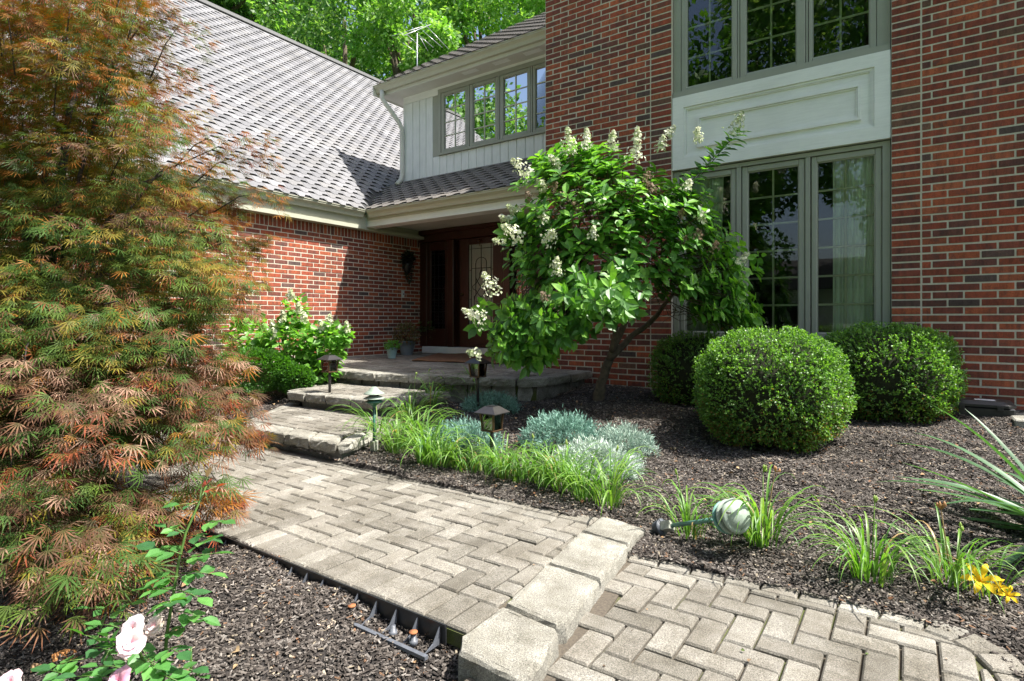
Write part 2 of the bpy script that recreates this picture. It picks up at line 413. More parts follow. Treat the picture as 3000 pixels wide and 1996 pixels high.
HOLES = [(shrink(WALKB, .03), -.0), (STEP1, .0), (STEP2, .0), (PORCH, .0), ([(-1.10, .2), (-1.10, 2.50), (-.36, 2.56), (.03, 2.57), (.15, 2.54), (.24, 2.46), (.29, 2.34), (.35, 2.1), (.46, 1.57), (.58, .2)], -.045)]
for poly, top in ((HOLES[0][0], 0), (STEP1, .0), (STEP2, .0), (PORCH, .0), (HOLES[4][0], -.045)):
    GZ = np.where(inpoly(GX, GY, poly), np.minimum(GZ, top-.07), GZ)
nx_, ny_ = len(xs), len(ys)
V = np.stack([GX.ravel(), GY.ravel(), GZ.ravel()], 1)
ii, jj = np.meshgrid(np.arange(nx_-1), np.arange(ny_-1)); a = (jj*nx_+ii).ravel()
Fc = np.stack([a, a+1, a+1+nx_, a+nx_], 1)
g = np_mesh("ground", V, Fc, np.ones((len(V), 3))*.5, M['ground'], None, True); tag(g, kind='structure')

# street far behind the camera (seen in the window reflections)
mb = MB(); mb.prism([(-60, -17.5, -.27), (60, -17.5, -.27), (60, -11.5, -.22), (-60, -11.5, -.22)], (0, 0, .03)); tag(mb.build("street", M['asphalt']), kind='structure')

# ------------------------------------------------------------------ clip helper, pavers
def clip(poly, cl):
    out = list(poly)
    # make cl ccw
    A = sum(cl[i][0]*cl[(i+1) % len(cl)][1]-cl[(i+1) % len(cl)][0]*cl[i][1] for i in range(len(cl)))
    c_ = cl if A > 0 else cl[::-1]
    for i in range(len(c_)):
        ax, ay = c_[i]; bx, by = c_[(i+1) % len(c_)]; inp = out; out = []
        if not inp: break
        def sd_(p): return (bx-ax)*(p[1]-ay)-(by-ay)*(p[0]-ax)
        for j in range(len(inp)):
            p, q = inp[j], inp[(j+1) % len(inp)]; sp, sq = sd_(p), sd_(q)
            if sp >= 0: out.append(p)
            if (sp >= 0) != (sq >= 0):
                t = sp/(sp-sq); out.append((p[0]+t*(q[0]-p[0]), p[1]+t*(q[1]-p[1])))
    return out
def area(p): return abs(sum(p[i][0]*p[(i+1) % len(p)][1]-p[(i+1) % len(p)][0]*p[i][1] for i in range(len(p))))/2
def inset(p, d):
    n = len(p); cx = sum(q[0] for q in p)/n; cy = sum(q[1] for q in p)/n; out = []
    A = sum(p[i][0]*p[(i+1) % n][1]-p[(i+1) % n][0]*p[i][1] for i in range(n))
    sg = 1 if A > 0 else -1
    for i in range(n):
        a_, b_, c_ = p[i-1], p[i], p[(i+1) % n]
        d1 = Vector((b_[0]-a_[0], b_[1]-a_[1])); d2 = Vector((c_[0]-b_[0], c_[1]-b_[1]))
        if d1.length < 1e-5 or d2.length < 1e-5: out.append(b_); continue
        d1.normalize(); d2.normalize(); n1 = Vector((-d1.y, d1.x))*sg; n2 = Vector((-d2.y, d2.x))*sg
        m_ = n1+n2; L = m_.length
        if L < .3: out.append((b_[0]+n1.x*d, b_[1]+n1.y*d)); continue
        m_ = m_/L; k = min(2.0, 1/max(.4, m_.dot(n1))); out.append((b_[0]+m_.x*d*k, b_[1]+m_.y*d*k))
    return out
PCOL = [(.28, .264, .23), (.255, .24, .208), (.31, .295, .26), (.225, .21, .18), (.27, .253, .22), (.24, .225, .195), (.29, .275, .24), (.26, .243, .21)]
def paver_geo(mb, poly, z, h=.045, jit=.002, gap=.0042):
    p = inset(poly, gap)
    if area(p) < 6e-4: return False
    A = sum(p[i][0]*p[(i+1) % len(p)][1]-p[(i+1) % len(p)][0]*p[i][1] for i in range(len(p)))
    if A < 0: p = p[::-1]
    t1 = rnd.gauss(0, .006); t2 = rnd.gauss(0, .006); dz = rnd.gauss(0, jit); cx = sum(q[0] for q in p)/len(p); cy = sum(q[1] for q in p)/len(p)
    cc = rnd.choice(PCOL); k = rnd.uniform(.86, 1.1); cc = tuple(q*k for q in cc)
    top = inset(p, .006); n = len(p)
    zz = lambda q: z+dz+(q[0]-cx)*t1+(q[1]-cy)*t2
    vs = [(q[0], q[1], z-h) for q in p]+[(q[0], q[1], zz(q)-.007) for q in p]+[(q[0], q[1], zz(q)) for q in top]
    fs = [(i, (i+1) % n, n+(i+1) % n, n+i) for i in range(n)]+[(n+i, n+(i+1) % n, 2*n+(i+1) % n, 2*n+i) for i in range(n)]+[tuple(range(2*n, 3*n))]
    mb.org = Vector((cx, cy, z)) if not mb.v else mb.org
    mb.add(vs, fs, cc); return True
def herring(region, origin, ux, w=.105, ang=0.0):
    """2:1 herringbone tiles clipped to a convex region"""
    tiles = []; ca, sa = math.cos(ang), math.sin(ang)
    pts = [((p[0]-origin[0])*ca+(p[1]-origin[1])*sa, -(p[0]-origin[0])*sa+(p[1]-origin[1])*ca) for p in region]
    i0 = int(min(p[0] for p in pts)/w)-3; i1 = int(max(p[0] for p in pts)/w)+3
    j0 = int(min(p[1] for p in pts)/w)-3; j1 = int(max(p[1] for p in pts)/w)+3
    for i in range(i0, i1):
        for j in range(j0, j1):
            k = (i-j) % 4
            if k == 0: r = [(i, j), (i+2, j), (i+2, j+1), (i, j+1)]
            elif k == 2: r = [(i, j-1), (i+1, j-1), (i+1, j+1), (i, j+1)]
            else: continue
            r = [((x*w)*ca-(y*w)*sa+origin[0], (x*w)*sa+(y*w)*ca+origin[1]) for x, y in r]
            q = clip(r, region)
            if len(q) >= 3 and area(q) > .0012: tiles.append(q)
    return tiles
def rects(x0, x1, y0, y1, w, along='x'):
    out = []
    if along == 'x':
        n = max(1, round((x1-x0)/w)); st = (x1-x0)/n
        for i in range(n): out.append([(x0+i*st, y0), (x0+(i+1)*st, y0), (x0+(i+1)*st, y1), (x0+i*st, y1)])
    else:
        n = max(1, round((y1-y0)/w)); st = (y1-y0)/n
        for i in range(n): out.append([(x0, y0+i*st), (x1, y0+i*st), (x1, y0+(i+1)*st), (x0, y0+(i+1)*st)])
    return out
def lay(owner, tiles, z, limit=300, stuffname='paver_field'):
    def size(t):
        cx = sum(q[0] for q in t)/len(t); cy = sum(q[1] for q in t)/len(t); px, py, Z = proj(cx, cy, z)
        vis = -100 < px < 3100 and py < 2150 and Z > .5
        return (0 if vis else 1, Z)
    tiles = sorted(tiles, key=size); sm = MB(); cnt = 0
    for t in tiles:
        if cnt < limit and size(t)[0] == 0:
            mb = MB()
            if paver_geo(mb, t, z): mb.build("paver", M['paver'], owner); cnt += 1
        else: paver_geo(sm, t, z)
    if sm.v: tag(sm.build(stuffname, M['paver'], owner), kind='stuff')

# walkway
def slabbed(name, poly, z, th, mat):
    mb = MB(); mb.prism([(p[0], p[1], z-th) for p in poly], (0, 0, th)); return tag(mb.build(name, mat), kind='structure')
walk = slabbed("walkway", WALKB, -.016, .05, M['sand'])
tiles = herring([(-6.3, 1.70), (-1.228, 1.70), (-1.348, 2.66), (-6.3, 2.66)], (-1.44, 1.70), None, .0975)
tiles += rects(-6.3, -1.225, 1.50, 1.70, .100, 'x') + rects(-6.3, -1.352, 2.66, 2.775, .205, 'x')
lay(walk, tiles, 0.0)
# lower walk
lower = slabbed("lower_path", LOWER, -.063, .05, M['sand'])
bd = [(-1.06, 2.45), (-.36, 2.495), (.04, 2.50), (.12, 2.475), (.18, 2.42), (.215, 2.33), (.27, 2.08), (.38, 1.55), (.50, .2)]; bo = [(-1.08, 2.55), (-.36, 2.612), (.07, 2.62), (.19, 2.585), (.285, 2.49), (.33, 2.36), (.39, 2.10), (.50, 1.57), (.62, .2)]
tiles = herring([(-1.06, .2)]+bd, (-1.04, .2), None, .102)
for i in range(len(bd)-1):
    L = math.dist(bo[i], bo[i+1]); n = max(1, round(L/.15))
    for k in range(n):
        f = lambda A, B, t: (A[0]+(B[0]-A[0])*t, A[1]+(B[1]-A[1])*t)
        tiles.append([f(bd[i], bd[i+1], k/n), f(bo[i], bo[i+1], k/n), f(bo[i], bo[i+1], (k+1)/n), f(bd[i], bd[i+1], (k+1)/n)])
cutc = [(-1.03, 2.75), (-1.03, 2.45), (-.99, 2.05), (-.90, 1.72), (-.885, 1.55), (-.86, 1.30), (-.80, .2), (1.5, .2), (1.5, 2.75)]
tiles = [t for t in tiles if inpoly(np.array([sum(p[0] for p in t)/len(t)]), np.array([sum(p[1] for p in t)/len(t)]), cutc)[0]]
lay(lower, tiles, -.045)
mb = MB(); mb.prism([(-1.12, .6, -.068), (-.86, .6, -.068), (-.90, 1.7, -.068), (-1.02, 2.60, -.068), (-1.12, 2.60, -.068)], (0, 0, .012)); mb.build("joint_strip", M['dust'], lower)

# rough stone slab: subdivided box with broken edges
def rough_slab(name, poly, z0, z1, parent, seed=0, amp=.012, mat=None, r=.02):
    r_ = random.Random(seed); pts = []
    n = len(poly)
    for i in range(n):
        a_, b_ = poly[i], poly[(i+1) % n]; L = math.dist(a_, b_); k = max(1, int(L/.035))
        for t in range(k): pts.append((a_[0]+(b_[0]-a_[0])*t/k, a_[1]+(b_[1]-a_[1])*t/k, t == 0))
    A = sum(pts[i][0]*pts[(i+1) % len(pts)][1]-pts[(i+1) % len(pts)][0]*pts[i][1] for i in range(len(pts)))
    if A < 0: pts = pts[::-1]
    m_ = len(pts); base = [(p[0], p[1]) for p in pts]
    rings = []; H = z1-z0
    lv = [(0.0, .008), (.30, .0), (.62, .001), (.88, .003), (1.0, .010)]
    for (t, ins) in lv:
        q = inset(base, ins+.001) if ins else base
        rings.append([(x+r_.uniform(-amp, amp)*(.5 if t == 1 else 1), y+r_.uniform(-amp, amp)*(.5 if t == 1 else 1), z0+H*t+(r_.uniform(-.004, .004) if t < 1 else r_.uniform(-.004, 0))) for (x, y) in q])
    q = inset(base, .026); rings.append([(x, y, z1+r_.uniform(-.0015, .0015)) for (x, y) in q])
    vs = [p for rg in rings for p in rg]; fs = []
    for j in range(len(rings)-1):
        for i in range(m_): fs.append((j*m_+i, j*m_+(i+1) % m_, (j+1)*m_+(i+1) % m_, (j+1)*m_+i))
    fs.append(tuple(range((len(rings)-1)*m_, len(rings)*m_)))
    mb = MB(); mb.org = Vector((sum(p[0] for p in base)/m_, sum(p[1] for p in base)/m_, z0)); mb.add(vs, fs)
    return mb.build(name, mat or M['stone'], parent)
for i, pl in enumerate([[(-1.345, 2.775), (-1.29, 2.785), (-1.085, 2.745), (-1.072, 2.505), (-1.338, 2.53)],
                        [(-1.337, 2.524), (-1.071, 2.499), (-1.014, 2.092), (-1.278, 2.112)],
                        [(-1.277, 2.106), (-1.013, 2.086), (-.962, 1.72), (-.985, 1.69), (-1.08, 1.695), (-1.223, 1.712)],
                        [(-1.222, 1.705), (-1.07, 1.688), (-.975, 1.682), (-.945, 1.64), (-.905, 1.41), (-.93, 1.365), (-1.165, 1.385), (-1.215, 1.45)]]):
    rough_slab("curb_stone", pl, -.12, .010, walk, 10+i, .004)

# steps
def strip(poly_pts, d):   # band polygons between an outline run and its offset
    return poly_pts
steps = empty("garden_steps", (-4.5, 3.5, 0)); tag(steps, kind='structure')
def keepw(o, par):
    o.parent = par; o.location = Vector(o.location)-Vector(par.location); return o
def cap(front, back, z0, z1, cuts, par, seed):
    """row of cap stones between polylines given as functions of t"""
    for i in range(len(cuts)-1):
        t0, t1 = cuts[i]+.002, cuts[i+1]-.002
        n = 4; fr = [front(t0+(t1-t0)*k/n) for k in range(n+1)]; bk = [back(t0+(t1-t0)*k/n) for k in range(n+1)][::-1]
        keepw(rough_slab("edge_stone", fr+bk, z0, z1, None, seed+i, .008), par)
def lerp(A, B, t): return (A[0]+(B[0]-A[0])*t, A[1]+(B[1]-A[1])*t)
def poly_t(P):
    L = [0]
    for i in range(len(P)-1): L.append(L[-1]+math.dist(P[i], P[i+1]))
    def f(t):
        s_ = t*L[-1]
        for i in range(len(P)-1):
            if s_ <= L[i+1]+1e-9: return lerp(P[i], P[i+1], (s_-L[i])/(L[i+1]-L[i]))
        return P[-1]
    return f
def body(poly, z0, z1, nm="riser"):
    mb = MB(); mb.prism([(p[0], p[1], z0) for p in poly], (0, 0, z1-z0)); o = mb.build(nm, M['stone'], None); return keepw(o, steps)
# step 1
body([(-4.62, 2.79), (-3.50, 2.80), (-3.60, 3.12), (-3.85, 3.7), (-5.45, 3.75)], -.05, .075)
o = MB(); o.prism([(p[0], p[1], .07) for p in [(-4.60, 2.85), (-3.60, 2.85), (-3.66, 3.12), (-3.9, 3.72), (-5.40, 3.75)]], (0, 0, .066)); keepw(o.build("bedding", M['sand']), steps)
cap(poly_t([(-4.75, 2.70), (-3.46, 2.715)]), poly_t([(-4.92, 2.90), (-3.62, 2.93)]), .068, .15, [0, .27, .52, .76, 1], steps, 30)
cap(poly_t([(-3.44, 2.72), (-3.40, 2.80), (-3.52, 3.15), (-3.75, 3.72)]), poly_t([(-3.60, 2.93), (-3.62, 2.98), (-3.72, 3.18), (-3.95, 3.72)]), .068, .15, [0, .33, .66, 1], steps, 40)
cap(poly_t([(-5.64, 3.80), (-4.78, 2.72)]), poly_t([(-5.45, 3.80), (-4.90, 2.92)]), .068, .15, [0, .33, .66, 1], steps, 50)
t1 = herring([(-4.92, 2.91), (-3.63, 2.94), (-3.73, 3.18), (-3.93, 3.70), (-5.42, 3.72)], (-5.5, 2.91), None)
for t in t1:
    mb = MB()
    if paver_geo(mb, t, .149): keepw(mb.build("paver", M['paver']), steps)
# step 2
body([(-5.28, 3.72), (-4.25, 3.76), (-4.05, 4.6), (-5.8, 4.6)], .08, .225)
cap(poly_t([(-5.40, 3.62), (-4.12, 3.66)]), poly_t([(-5.50, 3.80), (-4.28, 3.84)]), .215, .30, [0, .22, .48, .76, 1], steps, 60)
cap(poly_t([(-5.95, 4.50), (-5.43, 3.64)]), poly_t([(-5.78, 4.50), (-5.50, 3.82)]), .215, .30, [0, .5, 1], steps, 70)
cap(poly_t([(-4.10, 3.67), (-3.98, 4.6)]), poly_t([(-4.27, 3.85), (-4.16, 4.6)]), .215, .30, [0, .5, 1], steps, 75)
sm = MB(); sm.box(-5.6, -4.2, 3.83, 4.6, .22, .288)
for t in herring([(-5.50, 3.81), (-4.28, 3.85), (-4.17, 4.55), (-5.78, 4.55)], (-5.8, 3.81), None): paver_geo(sm, t, .299)
tag(keepw(sm.build("paver_field", M['paver']), steps), kind='stuff')
# porch
porch = empty("porch", (-5.5, 6, 0)); tag(porch, kind='structure')
mb = MB(); mb.prism([(p[0], p[1], .1) for p in [(-7.6, 4.56), (-5.03, 4.56), (-3.40, 4.97), (-3.22, 5.10), (-3.22, 6.20), (-3.80, 6.20), (-3.80, 8.0), (-7.6, 8.0)]], (0, 0, .335)); keepw(mb.build("porch_slab", M['sand']), porch)
for k, (A, B, n) in enumerate([((-7.0, 4.54), (-5.03, 4.54), 7), ((-5.02, 4.54), (-3.38, 4.955), 6), ((-3.36, 4.96), (-3.21, 5.12), 1), ((-3.21, 5.13), (-3.21, 6.16), 3)]):
    for i in range(n):
        p, q = lerp(A, B, i/n+.004), lerp(A, B, (i+1)/n-.004); d = Vector((q[0]-p[0], q[1]-p[1])).normalized(); nn = Vector((-d.y, d.x))*.12
        if k == 3: nn = Vector((-.12, 0))
        keepw(rough_slab("block", [p, q, (q[0]+nn.x, q[1]+nn.y), (p[0]+nn.x, p[1]+nn.y)], .15, .365, None, 90+k*10+i, .006), porch)
cap(poly_t([(-7.2, 4.45), (-5.0, 4.455)]), poly_t([(-7.2, 4.70), (-5.05, 4.70)]), .362, .45, [0, .1, .27, .43, .60, .78, 1], porch, 130)
cap(poly_t([(-4.99, 4.456), (-3.33, 4.87)]), poly_t([(-5.04, 4.70), (-3.42, 5.10)]), .362, .45, [0, .26, .52, .74, 1], porch, 140)
cap(poly_t([(-3.32, 4.875), (-3.18, 4.98), (-3.11, 5.12), (-3.11, 6.18)]), poly_t([(-3.41, 5.11), (-3.38, 5.12), (-3.36, 5.2), (-3.36, 6.18)]), .362, .45, [0, .25, .62, 1], porch, 150)
sm = MB()
for reg in ([(-7.6, 4.70), (-5.04, 4.70), (-3.80, 5.0), (-3.80, 8.0), (-7.6, 8.0)], [(-3.80, 5.0), (-3.37, 5.11), (-3.37, 6.20), (-3.80, 6.20)]):
    for t in herring(reg, (-7.6, 4.7), None, .108): paver_geo(sm, t, .449)
tag(keepw(sm.build("paver_field", M['paver']), porch), kind='stuff')

# plastic paver edging
ed = empty("paver_edging", (-2, 1.48, 0)); tag(ed, "black plastic paver edging strip with cut-out ribs along the walkway beside the mulch", "edging")
def keep(o, par): return keepw(o, par)
mb = MB(); mb.box(-2.95, -1.30, 1.478, 1.484, -.06, .008); mb.box(-2.95, -1.30, 1.4745, 1.4775, .0, .010); keep(mb.build("edging_strip", M['black']), ed)
mb = MB(); mb.box(-1.78, -1.30, 1.376, 1.392, -.064, -.052); keep(mb.build("edging_base", M['greyplastic']), ed)
for i, x in enumerate(np.arange(-2.9, -1.3, .105)):
    mb = MB(); mb.prism([(x, 1.4735, .0), (x, 1.4735, -.06), (x, 1.40, -.06), (x, 1.44, -.045)], (.004, 0, 0)); keep(mb.build("rib", M['greyplastic']), ed)
for x in (-1.40, -1.50, -1.72):
    mb = MB(); mb.lathe([(.016, -.065), (.016, -.048), (.010, -.048), (.010, -.03)], 12, (x, 1.425, 0)); keep(mb.build("spike_socket", M['greyplastic']), ed)
for x in (-1.40, -1.72):
    mb = MB(); mb.lathe([(.006, -.06), (.006, -.024), (.015, -.024), (.015, -.020)], 12, (x, 1.425, 0)); keep(mb.build("spike_head", M['rust']), ed)

# ------------------------------------------------------------------ the house
def wloc(o):
    l = Vector((0, 0, 0))
    while o is not None: l += Vector(o.location); o = o.parent
    return l
def put(o, par): 
    o.location = Vector(o.location)-wloc(par); o.parent = par; return o
house = empty("brick_house", (-4, 7, .3)); tag(house, "red brick two storey house with grey shingle roofs, white panel and taupe window frames", "house")
FY = 6.22; GXW = -7.60; EYW = 7.98; SY = 7.5
BR = [(.36, .075, .032), (.31, .070, .035), (.42, .100, .040), (.25, .060, .036), (.21, .058, .038), (.33, .085, .045), (.17, .058, .042), (.40, .105, .046), (.28, .058, .030), (.13, .068, .055), (.10, .064, .056), (.20, .095, .06)]
BW = [5, 5, 4, 5, 4, 4, 3, 2.4, 5, 1.2, .9, .8]
BL, BHH, JT = .222, .0677, .0125
bricks = []     # (center, lx, ly, lz, axis)  axis 'x' face toward -Y ; 'y' face toward +X
BWG = [6, 5, 6, 4, 3, 5, 2, 5, 4, .8, .7, 1]  # side wall weights: sunlit orange put into the brick colours, fewer greys
def wall_x(x0, x1, z0, z1, y, phase=0, stack=False):
    n0 = math.floor((z0-.0)/BHH); k = 0
    z = z0
    while z < z1-.02:
        off = 0 if (k % 2 == 0 or stack) else BL/2
        x = x0-BL+off+phase if not stack else x0
        while x < x1-.01:
            a_, b_ = max(x, x0), min(x+BL, x1)
            if stack: a_, b_ = x0, x1
            if b_-a_ > .03: bricks.append(('x', a_+JT/2, b_-JT/2, z, z+BHH-JT, y))
            x = x+BL if not stack else x1
        z += BHH; k += 1
def wall_y(y0, y1, z0, z1, x_, clipf=None):
    z = z0; k = 0
    while z < z1-.02:
        y = y0-(BL/2 if k % 2 else 0)
        while y < y1-.01:
            a_, b_ = max(y, y0), min(y+BL, y1)
            if b_-a_ > .03 and (clipf is None or clipf((a_+b_)/2, z)): bricks.append(('y', a_+JT/2, b_-JT/2, z, z+BHH-JT, x_))
            y += BL
        z += BHH; k += 1
BX0, BX1 = fx(1968.3, FY), fx(2610, FY)
XJ0, XJ1 = fx(1906, FY), fx(2699, FY)
wall_x(-3.79, XJ0, .16, 5.45, FY); wall_x(XJ0, BX0, .16, 5.45, FY, stack=True)
wall_x(BX1, XJ1, .16, 5.45, FY, stack=True); wall_x(XJ1, 1.5, .16, 5.45, FY, phase=.075)
zs0 = .16+BHH*33
wall_y(1.0, EYW, .06, .06+BHH*35-.001, GXW, lambda y, z: z > (.40 if y > 4.6 else 0))
y = 1.0
while y < EYW:      # soldier course under the eave
    bricks.append(('y', y+.004, y+.0677-.006, .06+BHH*35, .06+BHH*35+.205, GXW)); y += .0677
def brick_geo(mb, b):
    ax, a_, c_, z0, z1, p = b; col = rnd.choices(BR, BW if ax == 'x' else BWG)[0]; k = rnd.uniform(.8, 1.15); col = tuple(q*k for q in col)
    pr = rnd.gauss(.0035, .0012); j = rnd.gauss(0, .001)
    if ax == 'x': mb.bevbox(a_, c_, p-pr, p+.03, z0+j, z1+j, .003, col)
    else: mb.bevbox(p-.03, p+pr, a_, c_, z0+j, z1+j, .003, col)
def bkey(b):
    ax, a_, c_, z0, z1, p = b; m_ = (a_+c_)/2
    px, py, Z = proj(m_, p, z0) if ax == 'x' else proj(p, m_, z0)
    vis = Z > .5 and -20 < px < 3020 and -20 < py < 2000 and not (2000 < px < 2780 and py > 1120 and Z < 9 and ax == 'x') and not (ax == 'y' and px < 640)
    return (0 if vis else 1, Z)
wall_x(BX0+.002, BX1-.002, .16, .72, FY+.10)
bricks.sort(key=bkey)
sm = MB()
for i, b in enumerate(bricks):
    if i < 300:
        mb = MB(((b[1]+b[2])/2, b[5], b[3]) if b[0] == 'x' else (b[5], (b[1]+b[2])/2, b[3])); brick_geo(mb, b); put(mb.build("brick", M['brick']), house)
    else: brick_geo(sm, b)
tag(put(sm.build("brickwork", M['brick']), house), kind='stuff')
# mortar backing / wall bodies
wall_dummy = 0
mb = MB(); mb.box(-3.79, BX0-.004, FY, FY+.25, 0, 5.5); mb.box(BX1+.004, 1.5, FY, FY+.25, 0, 5.5); mb.prism([(-3.79, FY, 5.552), (1.5, FY, 5.552), (-1.15, FY, 6.35)], (0, .25, 0)); mb.box(1.25, 1.5, FY+.251, 11, 0, 5.5)
mb.box(BX0-.004, BX1+.004, FY+.13, FY+.25, 0, .85); put(mb.build("front_wall", M['mortar']), house)
mb = MB(); mb.box(-3.79, -3.55, FY+.25, EYW+.3, 0, 5.5); put(mb.build("return_wall", M['mortar']), house)
mb = MB(); mb.box(GXW-.25, GXW, 1.0, EYW+.2, 0, 2.66); put(mb.build("side_wall", M['mortar']), house)
# dark rooms behind the windows
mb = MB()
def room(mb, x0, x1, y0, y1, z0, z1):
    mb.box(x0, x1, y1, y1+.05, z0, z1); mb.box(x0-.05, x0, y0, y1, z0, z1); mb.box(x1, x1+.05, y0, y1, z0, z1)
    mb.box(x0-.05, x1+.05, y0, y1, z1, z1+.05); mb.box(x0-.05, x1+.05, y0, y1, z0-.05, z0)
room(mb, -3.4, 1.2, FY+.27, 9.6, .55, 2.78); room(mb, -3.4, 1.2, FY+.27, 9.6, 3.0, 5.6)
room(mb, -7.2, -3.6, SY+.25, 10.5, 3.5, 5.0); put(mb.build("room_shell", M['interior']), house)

# spandrel panel between the windows
PY = FY+.035
zp0, zp1 = 2.715, 3.515
mb = MB(); mb.box(BX0+.002, BX1-.002, PY, PY+.05, zp0, zp1); panel = put(mb.build("white_panel", M['white']), house)
def ring(mb, x0, x1, z0, z1, w_, y0, y1):
    mb.box(x0, x1, y0, y1, z1-w_, z1); mb.box(x0, x1, y0, y1, z0, z0+w_); mb.box(x0, x0+w_, y0, y1, z0+w_, z1-w_); mb.box(x1-w_, x1, y0, y1, z0+w_, z1-w_)
mb = MB(); ring(mb, BX0+.003, BX1-.003, zp0-.001, zp1, .125, PY-.028, PY-.0005); put(mb.build("panel_board", M['white']), panel)
mb = MB(); ring(mb, BX0+.13, BX1-.13, zp0+.126, zp1-.127, .022, PY-.016, PY-.0008); ring(mb, BX0+.155, BX1-.155, zp0+.15, zp1-.15, .010, PY-.010, PY-.0008)
put(mb.build("bead_molding", M['white']), panel)
ix0, ix1 = fx(2044, PY), fx(2522, PY); iz0, iz1 = fz(2522, 352.0, PY), fz(2522, 247.0, PY)
mb = MB(); ring(mb, ix0, ix1, iz0, iz1, .024, PY-.022, PY-.0006); ring(mb, ix0+.026, ix1-.026, iz0+.026, iz1-.026, .014, PY-.012, PY-.0006)
put(mb.build("inner_molding", M['white']), panel)

def casement(name, x0, x1, z0, z1, y, gl, gr, gt, gb, cols, rows, mun=.020, deep=.045, par=None, out=False):
    """sash from x0..x1, glass gl..gr, frame depth toward camera is -Y"""
    w_ = empty(name, ((x0+x1)/2, y, z0)); put(w_, par or house)
    mb = MB()
    def bar(a0, a1, b0, b1): mb.bevbox(a0, a1, y-.001, y+deep, b0, b1, .005)
    bar(x0, gl, z0, z1); bar(gr, x1, z0, z1); bar(gl+.0005, gr-.0005, gt, z1); bar(gl+.0005, gr-.0005, z0, gb)
    put(mb.build("sash", M['taupe']), w_)
    yg = y+.026
    mb = MB(); s_ = .010   # inner stop bead
    for (a0, a1, b0, b1) in ((gl, gl+s_, gb, gt), (gr-s_, gr, gb, gt), (gl+s_, gr-s_, gt-s_, gt), (gl+s_, gr-s_, gb, gb+s_)): mb.box(a0+.0006, a1-.0006, y+.012, yg-.002, b0+.0006, b1-.0006)
    put(mb.build("glazing_bead", M['taupe']), w_)
    cw = (gr-gl)/cols; rh = (gt-gb)/rows; ym = yg-.014 if out else yg+.006
    for i in range(1, cols):
        mb = MB(); mb.bevbox(gl+i*cw-mun/2, gl+i*cw+mun/2, ym, ym+.012, gb, gt, .003); put(mb.build("muntin", M['muntin']), w_)
    for j in range(1, rows):
        mb = MB(); mb.bevbox(gl, gr, ym+.0005, ym+.0115, gb+j*rh-mun/2, gb+j*rh+mun/2, .003); put(mb.build("muntin", M['muntin']), w_)
    t = rnd.gauss(0, .0018); t2 = rnd.gauss(0, .0018)
    mb = MB(); mb.prism([(gl+.001, yg+t, gb), (gr-.001, yg-t, gb), (gr-.001, yg-t+t2, gt), (gl+.001, yg+t+t2, gt)], (0, .004, 0)); put(mb.build("pane", M['glass']), w_)
    return w_
WY = FY+.065
def fxx(p): return fx(p, WY)
# lower front window
zb, zt = .86, 2.70
mb = MB()
mb.box(BX0+.004, fxx(1991), WY-.02, WY+.10, zb-.12, zt); mb.box(fxx(2585.5), BX1-.004, WY-.02, WY+.10, zb-.12, zt)
ztop = fz(2376, 461, WY)+.004
mb.box(fxx(1991)+.001, fxx(2585.5)-.001, WY-.018, WY+.10, ztop, zt-.001)
for a_, b_ in ((2157.5, 2172.5), (2359, 2375)): mb.box(fxx(a_)+.003, fxx(b_)-.003, WY-.012, WY+.10, zb-.12, ztop-.001)
mb.box(fxx(1991)+.001, fxx(2585.5)-.001, WY-.03, WY+.10, zb-.12, zb-.035)
put(mb.build("window_frame", M['taupe']), house)
gt_ = fz(2393, 476, WY); gb_ = .93
for (a_, b_, c_, d_) in ((1992, 2157, 2007, 2142), (2173, 2358.5, 2190, 2340), (2376, 2585, 2393, 2564)):
    casement("casement_window", fxx(a_)+.003, fxx(b_)-.003, zb-.03, ztop-.006, WY, fxx(c_), fxx(d_), gt_, gb_, 2, 6)
# upper front window
ztu, zbu = 5.35, 3.52
mb = MB()
mb.box(BX0+.004, fxx(1995.5), WY-.01, WY+.10, zbu+.001, ztu); mb.box(fxx(2569.5), BX1-.004, WY-.01, WY+.10, zbu+.001, ztu)
for a_, b_ in ((2160.5, 2167.5), (2361, 2368)): mb.box(fxx(a_)+.002, fxx(b_)-.002, WY-.004, WY+.10, zbu+.06, ztu)
mb.box(BX0+.0045, BX1-.0045, WY-.045, WY+.10, zbu+.001-.002, zbu+.058)
put(mb.build("window_frame", M['taupe']), house)
for (a_, b_, c_, d_) in ((1996, 2160, 2012, 2146), (2168, 2360.5, 2185, 2334), (2368.5, 2569, 2379.5, 2548.5)):
    casement("casement_window", fxx(a_)+.003, fxx(b_)-.003, zbu+.062, ztu, WY-.01, fxx(c_), fxx(d_), ztu-.08, fz(2012, 258, WY), 2, 5)
mb = MB(); mb.box(BX0, BX1, FY+.02, FY+.3, ztu+.001, 5.55); put(mb.build("lintel_board", M['white']), house)

